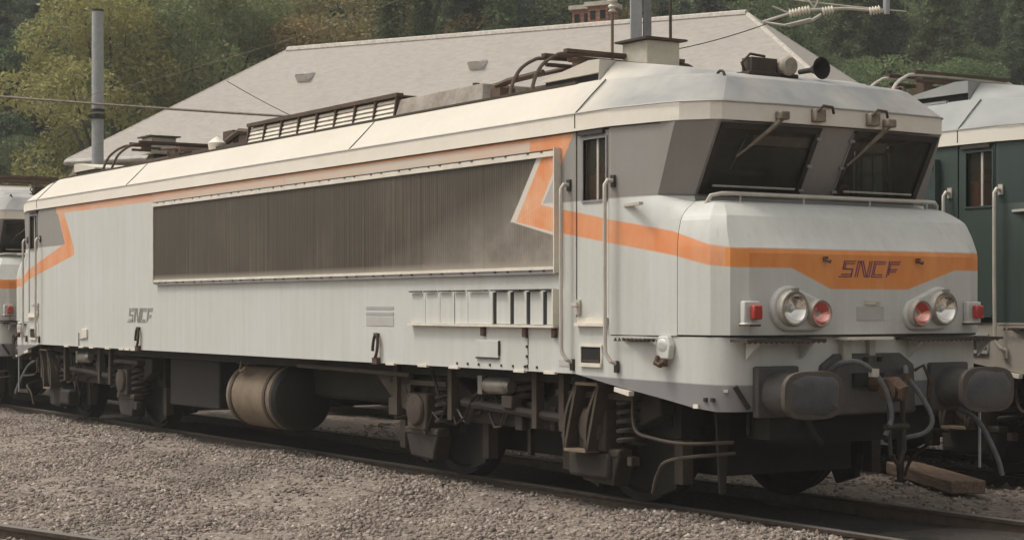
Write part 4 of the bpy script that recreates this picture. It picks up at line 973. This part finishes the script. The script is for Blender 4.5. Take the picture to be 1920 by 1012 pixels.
# ---------------------------------------------------------------- house with the hipped roof
def slates():
    b = NB('pale_slate_roof', .75); p = b.obj
    w = b.n('ShaderNodeTexBrick'); b.l(p, w.inputs['Vector']); w.inputs['Scale'].default_value = 1; w.inputs['Brick Width'].default_value = .22; w.inputs['Row Height'].default_value = .11; w.inputs['Mortar Size'].default_value = .010
    w.inputs['Color1'].default_value = (.335, .305, .268, 1); w.inputs['Color2'].default_value = (.30, .272, .24, 1); w.inputs['Mortar'].default_value = (.30, .27, .24, 1)
    uv = b.n('ShaderNodeUVMap'); b.l(uv.outputs[0], w.inputs['Vector'])
    n = b.noise(p, .7, 6); n2 = b.noise(b.mapping(p, (1, 1, 3)), 5, 5)
    c = b.mix(b.ramp(n, [(.35, 0), (.75, .45)]), w.outputs[0], (.375, .325, .29))
    c = b.mix(b.ramp(n2, [(.47, 0), (.72, .55)]), c, (.225, .21, .18))
    c = b.mix(b.ramp(b.noise(p, 14, 5, .7), [(.55, 0), (.75, .30)]), c, (.20, .18, .155)); b.bump(w.outputs['Fac'], -.4, .02)
    return b.col(c)
def house():
    Lp, Rp = (-5.757, 46.0), (5.279, 40.267); zr, ze, w = 8.152, 5.207, 3.9
    u = Vector((.8874, -.4610)); v = Vector((-.4610, -.8874)); L, R = Vector(Lp), Vector(Rp)
    c2 = (L+R)/2; base = W(c2.x, c2.y, -.1); h = empty('hipped_roof_house', base); tag(h, 'long house with pale slate hipped roof standing behind the locomotives', 'house')
    def Q(p, z): q = W(p.x, p.y, z) - base; return (q.x, q.y, q.z)
    fl, fr, bl, br = L-w*u+w*v, R+w*u+w*v, L-w*u-w*v, R+w*u-w*v
    faces = [[Q(fl, ze), Q(fr, ze), Q(R, zr), Q(L, zr)], [Q(bl, ze), Q(fl, ze), Q(L, zr)], [Q(fr, ze), Q(br, ze), Q(R, zr)], [Q(br, ze), Q(bl, ze), Q(L, zr), Q(R, zr)]]
    me = bpy.data.meshes.new('roof'); bm = bmesh.new(); uvl = bm.loops.layers.uv.new('UVMap')
    for f in faces:
        vs_ = [bm.verts.new(p) for p in f]; fc = bm.faces.new(vs_)
        e = (Vector(f[1])-Vector(f[0])); el = e.normalized(); nrm = e.cross(Vector(f[2])-Vector(f[0])).normalized(); up = nrm.cross(el)
        for lp in fc.loops: d = lp.vert.co-Vector(f[0]); lp[uvl].uv = (d.dot(el), d.dot(up))
    bm.to_mesh(me); bm.free(); me.materials.append(slates()); ro = bpy.data.objects.new('roof', me); COL.objects.link(ro); ro.parent = h
    md = ro.modifiers.new('thick', 'SOLIDIFY'); md.thickness = .12; md.offset = 0
    rt = simple('ridge_tile_mortar', (.46, .42, .37), .8, scale=12)
    m = MB(); 
    for a, b in ((L, R),): m.tube([Vector(Q(a, zr+.03)), Vector(Q(b, zr+.03))], .11, 8)
    m.build('ridge_cap', rt, ro)
    m = MB()
    for a, b in ((L, fl), (L, bl), (R, fr), (R, br)): m.tube([Vector(Q(a, zr+.02)), Vector(Q(b, ze+.02))], .07, 6)
    build_each(m, 'hip_cap', rt, ro)
    # roof lights
    glz = simple('roof_light_glass', (.45, .46, .45), .2, var=.1); wh = simple('white_frame_paint', (.66, .63, .58), .6, var=.1)
    def slope(t, k): p = L + u*t; q = p + v*w*k; return Vector(Q(q, zr+(ze-zr)*k))
    for t, k in ((1.25, .27), (6.1, .27)):
        a, b, c, d = slope(t, k), slope(t+.34, k), slope(t+.34, k+.085), slope(t, k+.085); nn = (b-a).cross(d-a).normalized()
        if nn.z < 0: nn = -nn
        m = MB().loft([[a+nn*.03, b+nn*.03, c+nn*.03, d+nn*.03], [a+nn*.05, b+nn*.05, c+nn*.26, d+nn*.26]], closed=True, caps=True); rl = m.build('roof_light', wh, ro)
        m = MB().loft([[a+nn*.06+(b-a)*.12, b+nn*.06-(b-a)*.12, c+nn*.25-(b-a)*.12, d+nn*.25+(b-a)*.12], [a+nn*.075+(b-a)*.12, b+nn*.075-(b-a)*.12, c+nn*.275-(b-a)*.12, d+nn*.275+(b-a)*.12]], closed=True, caps=True)
        m.build('roof_light_pane', glz, h)
    # walls with window openings
    wall = simple('rendered_wall', (.42, .38, .32), .85, scale=2); i_ = .55
    wl = MB(); cs = [fl+(u-v)*i_, fr+(-u-v)*i_, br+(-u+v)*i_, bl+(u+v)*i_]
    for a, b in zip(cs, cs[1:]+cs[:1]): wl.add([Q(a, -.1), Q(b, -.1), Q(b, ze-.02), Q(a, ze-.02)], [(0, 1, 2, 3)])
    wl.build('wall', wall, h)
    fac = cs[0]; lg = (cs[1]-cs[0]).length
    for k in range(6):
        t = 1.4+k*(lg-2.8)/5; p = fac+u*t
        m = MB().add([Q(p-u*.5+v*.03, 2.0), Q(p+u*.5+v*.03, 2.0), Q(p+u*.5+v*.03, 3.7), Q(p-u*.5+v*.03, 3.7), Q(p-u*.5-v*.04, 2.0), Q(p+u*.5-v*.04, 2.0), Q(p+u*.5-v*.04, 3.7), Q(p-u*.5-v*.04, 3.7)], [(0, 1, 2, 3), (0, 4, 5, 1), (1, 5, 6, 2), (2, 6, 7, 3), (3, 7, 4, 0)])
        m.build('window', wh, h)
    # eaves gutter
    MB().tube([Vector(Q(fl+v*.05, ze-.02)), Vector(Q(fr+v*.05, ze-.02))], .07, 8).tube([Vector(Q(fl-u*.05, ze-.02)), Vector(Q(bl-u*.05, ze-.02))], .07, 8).build('gutter', simple('zinc_gutter', (.42, .40, .36), .5), h)
    # brick chimneys
    br1 = NB('red_chimney_brick', .9); bt = br1.n('ShaderNodeTexBrick'); sx = br1.n('ShaderNodeSeparateXYZ'); br1.l(br1.obj, sx.inputs[0]); cb = br1.n('ShaderNodeCombineXYZ'); br1.l(br1.math('ADD', sx.outputs[0], sx.outputs[1]), cb.inputs[0]); br1.l(sx.outputs[2], cb.inputs[1]); br1.l(cb.outputs[0], bt.inputs['Vector']); bt.inputs['Scale'].default_value = 2.6
    bt.inputs['Color1'].default_value = (.31, .125, .075, 1); bt.inputs['Color2'].default_value = (.23, .105, .07, 1); bt.inputs['Mortar'].default_value = (.30, .25, .2, 1); br1.col(bt.outputs[0])
    for (t, back, hh) in ((7.95, 1.15, .52), (8.55, .75, .50)):
        p = L+u*t-v*back; q = Vector(Q(p, zr)); ang = math.atan2(*(W(u.x, u.y)-W(0, 0)).yx)
        ch = MB().box(q+Vector((0, 0, .1)), (.52, .62, 2*hh), rz=ang).build('chimney', br1.m, h)
        MB().box(q+Vector((0, 0, .1+hh+.04)), (.66, .76, .10), rz=ang).build('chimney_cap', simple('chimney_cap_stone', (.46, .42, .36), .9), ch)
        m = MB()
        for e in (-.13, .13): m.box(q+Vector((e*math.cos(ang), e*math.sin(ang), .1+hh-.22)) + Vector((math.sin(ang), -math.cos(ang), 0))*.312, (.13, .03, .2), rz=ang)
        build_each(m, 'chimney_opening', M['dark'], ch)
house()

# ---------------------------------------------------------------- masts, wires
def mast_round():
    b = W((183-960)/3356*36, 36, -.1); t = empty('tubular_mast', b); tag(t, 'grey tubular overhead line mast standing beside the slate roof', 'mast')
    MB().tube([(0, 0, 0), (0, 0, 7.66)], [.125, .115], 16).build('tube', M['galv'], t)
    MB().cyl((0, 0, 7.64), (0, 0, 7.68), .122, 16).build('cap', M['rustdust'], t)
    MB().lathe((0, 0, 5.48), (0, 0, 1), [(0, .13), (0, .145), (.10, .145), (.10, .13)], 16).box((-.02, -.15, 5.53), (.10, .10, .06)).lathe((0, 0, 5.62), (0, 0, 1), [(0, .13), (0, .14), (.06, .14), (.06, .13)], 16).build('clamp', M['bogie'], t)
mast_round()
def wire(name, pts, r, label, mat=None, cat='wire'):
    m = MB().tube(pts, r, 5); return tag(m.build(name, mat or M['bogie']), label, cat)
def sag(a, b, s, n=12): a, b = Vector(a), Vector(b); return [a.lerp(b, i/n) - Vector((0, 0, s*4*(i/n)*(1-i/n))) for i in range(n+1)]
def at(px, py, d): return W((px-960)/3356*d, d, 1.6+(576-py)/3356*d)
wire('span_cable', sag(at(-140, 170, 35.8), at(640, 224, 35.8), .03), .026, 'thick grey cable clamped to the tubular mast and crossing the slate roof', M['dull'], 'cable')
wire('overhead_wire', sag(at(-60, 226, 34), at(800, -20, 38), .25), .006, 'thin pale wire rising steeply across the trees above the roof', M['dull'])
wire('overhead_wire', sag(at(1180, 106, 30), at(1505, 18, 30), .12), .009, 'thin dark wire over the short hip of the slate roof', M['bogie'])
wire('overhead_wire', sag(at(425, 152, 33), at(552, 220, 33), .02), .007, 'short dark wire slanting down across the long hip of the slate roof', M['bogie'])
wire('overhead_wire', sag(at(1380, -14, 30), at(1700, 22, 30), .02), .010, 'pale wire running through the insulators of the catenary bracket', M['pale'])
def mast_h():
    b = W((1202-960)/3356*26, 26, -.1); t = empty('lattice_mast', b); tag(t, 'grey twin channel catenary mast rising behind the locomotive roof box', 'mast')
    ang = rad(10); 
    for dx, wd, mm_ in ((-.075, .165, M['galv']), (.088, .115, M['mastshade'])):  # one mast steel; shade is put into the second channel's colour
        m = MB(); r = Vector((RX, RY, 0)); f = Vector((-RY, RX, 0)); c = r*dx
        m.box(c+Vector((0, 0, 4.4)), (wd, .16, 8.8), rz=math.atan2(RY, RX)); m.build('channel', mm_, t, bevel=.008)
    m = MB()
    for z in np.arange(.6, 8.8, .9): m.box(Vector((RX, RY, 0))*.02+Vector((0, 0, z)), (.2, .10, .05), rz=math.atan2(RY, RX))
    m.build('batten', M['galv'], t)
mast_h()
for px, py0, d, lab, ins in ((1148, 112, 25, 'thin rusty rod with pale insulator standing beside the chimneys', True), (1257, 84, 25.5, 'thin grey rod without insulator standing beside the twin channel mast', False)):
    b = at(px, 150, d); b.z = -.1; t = empty('signal_rod', b); tag(t, lab, 'rod')
    top = 1.6+(576+60)/3356*d
    MB().tube([(0, 0, 0), (0, 0, top+.1)], .022, 8).build('shaft', M['tank'] if ins else M['rustdust'], t)
    if ins:
        z = 1.6+(576-8)/3356*d+.1; MB().lathe((0, 0, z-.12), (0, 0, 1), [(0, .03), (.02, .06), (.05, .03), (.08, .07), (.12, .035), (.16, .075), (.2, .035), (.25, .06), (.3, .03)], 12).build('insulator', M['cream'], t)
def cantilever():
    d = 30; t = empty('catenary_cantilever', at(1662, 0, d)); o = Vector(t.location); tag(t, 'overhead line bracket with insulators and steady arms hanging above the trees', 'catenary bracket')
    A = lambda x, y, dd=0: tuple(at(x, y, d+dd)-o)
    MB().tube([A(1662, 27), A(1662, -60)], .055, 10).build('drop_tube', M['galv'], t)
    MB().tube([A(1655, 22), A(1590, 16), A(1500, 20), A(1430, 42)], .028, 8).tube([A(1432, 42), A(1470, 48, -.1), A(1520, 36, -.1)], .022, 8).tube([A(1478, 48, .1), A(1524, 38, .1), A(1540, 28, .1)], .03, 8).build('steady_arm', M['pale'], t)
    MB().tube([A(1520, -20), A(1516, 0), A(1527, 16)], .018, 6).tube([A(1530, -20), A(1533, 4), A(1524, 20)], .018, 6).tube([A(1448, 12), A(1476, 24), A(1500, 20)], .014, 6).build('dropper', M['pale'], t)
    for (x, y) in ((1490, 24), (1508, 20), (1552, 20), (1640, 20)):
        a, b2 = Vector(A(x-11, y+2)), Vector(A(x+11, y-2)); ax = (b2-a).normalized(); L_ = (b2-a).length
        MB().lathe(a, ax, [(L_*k/8, .075 if k % 2 else .035) for k in range(9)], 12).build('insulator', M['cream'], t)
cantilever()

# ---------------------------------------------------------------- wooded hillside
HILL0, SLOPE = 56.0, .40
def hill_z(r, d): return -.1 + max(0, d-HILL0)*SLOPE + .9*math.sin(r*.15+d*.1)*min(1, max(0, d-HILL0)/15)
def hill():
    m = MB(); rs = list(np.arange(-66, 67, 6.0)); ds = [HILL0-2] + list(np.arange(HILL0, 134, 6.0))
    m.quadgrid(lambda r, d: tuple(W(r, d, hill_z(r, min(d, 190)) + (0 if d > HILL0 else -.3))), rs, ds)
    b = NB('hillside_undergrowth', .95); n = b.noise(b.geo(), .5, 6); b.col(b.ramp(n, [(.35, (.022, .026, .012)), (.6, (.055, .055, .025)), (.8, (.10, .085, .045))]))
    tag(m.build('hillside', b.m, auto=180), 'wooded hillside closing the view behind the house', kind='structure')
hill()
def foliage_mat():
    b = NB('leaves', .75); oi = b.n('ShaderNodeObjectInfo'); n = b.noise(b.obj, .55, 4, .6); at_ = b.n('ShaderNodeAttribute'); at_.attribute_name = 'tone'; at_.attribute_type = 'GEOMETRY'
    v = b.math('ADD', b.math('MULTIPLY', at_.outputs['Fac'], .8), b.math('MULTIPLY', n, 1.0))
    c = b.n('ShaderNodeCombineColor'); [b.l(v, c.inputs[k]) for k in range(3)]
    b.col(b.mix(1.0, oi.outputs['Color'], c.outputs[0], 'MULTIPLY')); 
    tl = b.n('ShaderNodeBsdfTranslucent'); mm = [l.from_socket for l in b.t.links if l.to_socket == b.b.inputs['Base Color']][0]; b.l(mm, tl.inputs[0]); ms = b.n('ShaderNodeMixShader'); ms.inputs[0].default_value = .4; out = [n for n in b.t.nodes if n.type == 'OUTPUT_MATERIAL'][0]; b.l(b.b.outputs[0], ms.inputs[1]); b.l(tl.outputs[0], ms.inputs[2]); b.l(ms.outputs[0], out.inputs[0])
    return b.m
M['leaf'] = foliage_mat(); M['bark'] = grimy('tree_bark', (.03, .024, .018), (.10, .08, .06))
def leaf_mesh(name, C, size, flat=0.0):
    n = len(C); A = rng.normal(0, 1, (n, 3)); A[:, 2] *= (1-flat); A /= np.linalg.norm(A, axis=1)[:, None]
    Bv = np.cross(A, rng.normal(0, 1, (n, 3))); Bv /= np.linalg.norm(Bv, axis=1)[:, None]
    s = (size*rng.uniform(.5, 1.3, n))[:, None]
    V = np.stack([C-A*s, C+Bv*s*.45, C+A*s, C-Bv*s*.45], 1).reshape(-1, 3); F = np.arange(n*4)
    me = bpy.data.meshes.new(name); me.vertices.add(n*4); me.vertices.foreach_set('co', V.ravel()); me.loops.add(n*4); me.loops.foreach_set('vertex_index', F)
    me.polygons.add(n); me.polygons.foreach_set('loop_start', np.arange(n)*4); me.polygons.foreach_set('loop_total', np.full(n, 4)); me.update()
    a = me.attributes.new('tone', 'FLOAT', 'FACE'); a.data.foreach_set('value', rng.uniform(.50, 1.10, n)); me.materials.append(M['leaf']); return me
def broad(seed):
    g = np.random.default_rng(seed); K = g.integers(26, 36); cl = []
    for i in range(K):
        th, u = g.uniform(0, 6.28), g.uniform(-.75, 1); rr = math.sqrt(1-u*u*.85)*g.uniform(.45, 1.0)
        cl.append((rr*math.cos(th)*2.6, rr*math.sin(th)*2.6, 5.6+u*3.3, g.uniform(.55, 1.15)))
    P = []
    for x, y, z, r in cl:
        k = int(900*r*r)+150; v = g.normal(0, 1, (k, 3)); v /= np.linalg.norm(v, axis=1)[:, None]; v *= (g.uniform(.35, 1, k)**.5)[:, None]*r; v[:, 2] *= .75
        P.append(v+np.array([x, y, z]))
    low = g.normal(0, 1, (1300, 3))*np.array([1.4, 1.4, .9])+np.array([0, 0, 2.4]); P.append(low)
    return leaf_mesh('crown', np.concatenate(P), .072), cl
def conifer(seed):
    g = np.random.default_rng(seed); P = []; z = 1.2
    while z < 11.6:
        R_ = (11.9-z)*.23+.12
        for b_ in range(int(5+R_*4)):
            th = g.uniform(0, 6.28); L_ = R_*g.uniform(.6, 1.1); k = int(26+L_*95); t = g.random(k)**.7
            P.append(np.stack([np.cos(th)*t*L_+g.normal(0, .10, k), np.sin(th)*t*L_+g.normal(0, .10, k), z-t*L_*.38+g.normal(0, .09, k)], 1))
        z += .36
    return leaf_mesh('crown', np.concatenate(P), .085, .4), None
def trunk_mesh(cl, h, r):
    m = MB().tube([(0, 0, -.6), (0, .03, h*.35), (.05, 0, h*.7), (.03, .02, h)], [r, r*.8, r*.5, r*.12], 7, False)
    for c in (cl or [])[:9]: m.tube([(0, 0, h*.35), (c[0]*.5, c[1]*.5, h*.35+(c[2]-h*.35)*.6), c[:3]], [r*.4, r*.25, r*.08], 5, False)
    o = m.build('trunk', M['bark']); me = o.data; bpy.data.objects.remove(o); return me
KIND = {}
for i in range(6): me, cl = broad(100+i); KIND[('b', i)] = (me, trunk_mesh(cl, 7.2, .20))
for i in range(4): me, _ = conifer(200+i); KIND[('c', i)] = (me, trunk_mesh(None, 11.6, .19))
PAL = dict(dark=(.118, .156, .074), fir=(.082, .114, .074), mid=(.130, .165, .070), olive=(.175, .195, .078), yellow=(.235, .24, .092), rust=(.200, .160, .070), blue=(.105, .138, .086))
def tree(kind, r, d, h, colr, name, label, group):
    c, t = KIND[kind]; base = 9.3 if kind[0] == 'b' else 11.9; s = h/base
    e = empty(name, W(r, d, hill_z(r, d)-.1)); e.rotation_euler.z = random.uniform(0, 6.28); tag(e, label, 'tree', group)
    v = random.uniform(.62, 1.3); k = PAL[colr]; cc = (k[0]*v*random.uniform(.9, 1.1), k[1]*v, k[2]*v*random.uniform(.85, 1.15), 1)
    wd = random.uniform(.9, 1.2) if kind[0] == 'b' else random.uniform(.85, 1.15)
    for me, nm in ((c, 'crown'), (t, 'trunk')):
        o = bpy.data.objects.new(nm, me); COL.objects.link(o); o.parent = e; o.scale = (s*wd, s*wd, s); o.color = cc
LAB = {('b', 'dark'): ('broadleaf_tree', 'dark green broadleaf tree'), ('c', 'fir'): ('conifer_tree', 'dark blue green conifer'), ('c', 'dark'): ('conifer_tree', 'dark green conifer'), ('b', 'mid'): ('broadleaf_tree', 'mid green broadleaf tree'),
       ('b', 'olive'): ('broadleaf_tree', 'olive green bushy tree'), ('b', 'yellow'): ('broadleaf_tree', 'yellow green autumn tree'), ('b', 'rust'): ('broadleaf_tree', 'rusty brown autumn tree'), ('b', 'blue'): ('broadleaf_tree', 'dull grey green tree')}
ZONES = ((170, 'outside the tubular mast'), (330, 'between the tubular mast and the slate roof'), (520, 'above the long hip of the slate roof'), (780, 'above the low end of the ridge'),
         (1060, 'above the middle of the ridge'), (1200, 'behind the brick chimneys'), (1400, 'behind the twin channel mast'), (1650, 'above the short hip of the slate roof'), (9999, 'above the dark green locomotive'))
def zone(px, d):
    return ('low down ' if d < 66 else 'half way up ' if d < 86 else 'high up ') + [z for lim, z in ZONES if px < lim][0]
d = 59.0; row = 0
while d < 98:
    step = 3.0 if d < 80 else 3.8; half = d*.33+3; r = -half+random.uniform(0, step)
    while r < half:
        px = 960+3356*r/d; dd = d+random.uniform(-1.5, 1.5); q = random.random()
        if px < 560: kk = 'b' if q < .66 else 'c'; colr = ['olive', 'dark', 'mid', 'yellow', 'blue', 'mid', 'rust', 'dark'][(nn := globals().get('nn', 0)+1) % 8] if (kk == 'b' and d < 74) else random.choice(['mid', 'dark', 'blue', 'olive'])
        elif px < 1380: kk = 'b' if q < .55 else 'c'; colr = random.choice(['mid', 'olive', 'rust', 'dark', 'blue', 'mid', 'mid'])
        else: kk = 'b' if q < .85 else 'c'; colr = random.choice(['dark', 'dark', 'mid', 'mid', 'blue'])
        if kk == 'c': colr = random.choice(['fir', 'dark'])
        nm, lb = LAB[(kk, colr)]; low = (d < 63)
        h = random.uniform(5.0, 8.0) if low and px < 560 else random.uniform(7, 11) if kk == 'b' else random.uniform(9, 14)
        z = zone(px, d); tree((kk, random.randrange(6 if kk == 'b' else 4)), r, dd, h, colr, nm, lb+' '+z, lb+'s '+z)
        r += step*random.uniform(.8, 1.3)
    d += 3.4 if d < 80 else 6.0; row += 1
# the trees that stand out
for px, dd, h, kd, colr, nm, lb in ((216, 57.5, 11.6, ('b', 2), 'yellow', 'broadleaf_tree', 'tall bright yellow green tree standing beside the tubular mast'), (360, 60, 12.4, ('b', 4), 'olive', 'broadleaf_tree', 'large round olive tree rising above the long hip of the slate roof'),
        (752, 64, 13.6, ('b', 1), 'rust', 'broadleaf_tree', 'tall yellow brown tree behind the middle of the ridge')):
    tree(kd, (px-960)/3356*dd, dd, h, colr, nm, lb, None)

# ---------------------------------------------------------------- thin haze added to grey the far trees and lift the blacks
hz = MB().bb(-160, 45, -65, 150, -1.2, 62).build('haze', M['dark']); hz.data.materials.clear()
hm_ = bpy.data.materials.new('thin_haze'); hm_.use_nodes = True; hm_.node_tree.nodes.clear()
ho = hm_.node_tree.nodes.new('ShaderNodeOutputMaterial'); hv = hm_.node_tree.nodes.new('ShaderNodeVolumePrincipled')
hv.inputs['Color'].default_value = (.93, .92, .88, 1); hv.inputs['Density'].default_value = .0011; hm_.node_tree.links.new(hv.outputs[0], ho.inputs['Volume'])
hz.data.materials.append(hm_); tag(hz, 'thin pale haze in the air over the yard', kind='stuff')

# trees that would share a label: tell the tallest and the lowest of them apart
same = {}
for o in list(COL.objects):
    if o.parent is None and o.get('category') == 'tree' and o.get('group'): same.setdefault(o['label'], []).append(o)
for lb, os_ in same.items():
    os_.sort(key=lambda o: o.children[0].scale.z)
    if len(os_) == 2: os_[0]['label'] = 'lower ' + lb; os_[1]['label'] = 'taller ' + lb
    elif len(os_) > 2:
        os_[0]['label'] = 'lowest ' + lb; os_[-1]['label'] = 'tallest ' + lb
        for o in os_[1:-1]: o['label'] = 'middling ' + lb
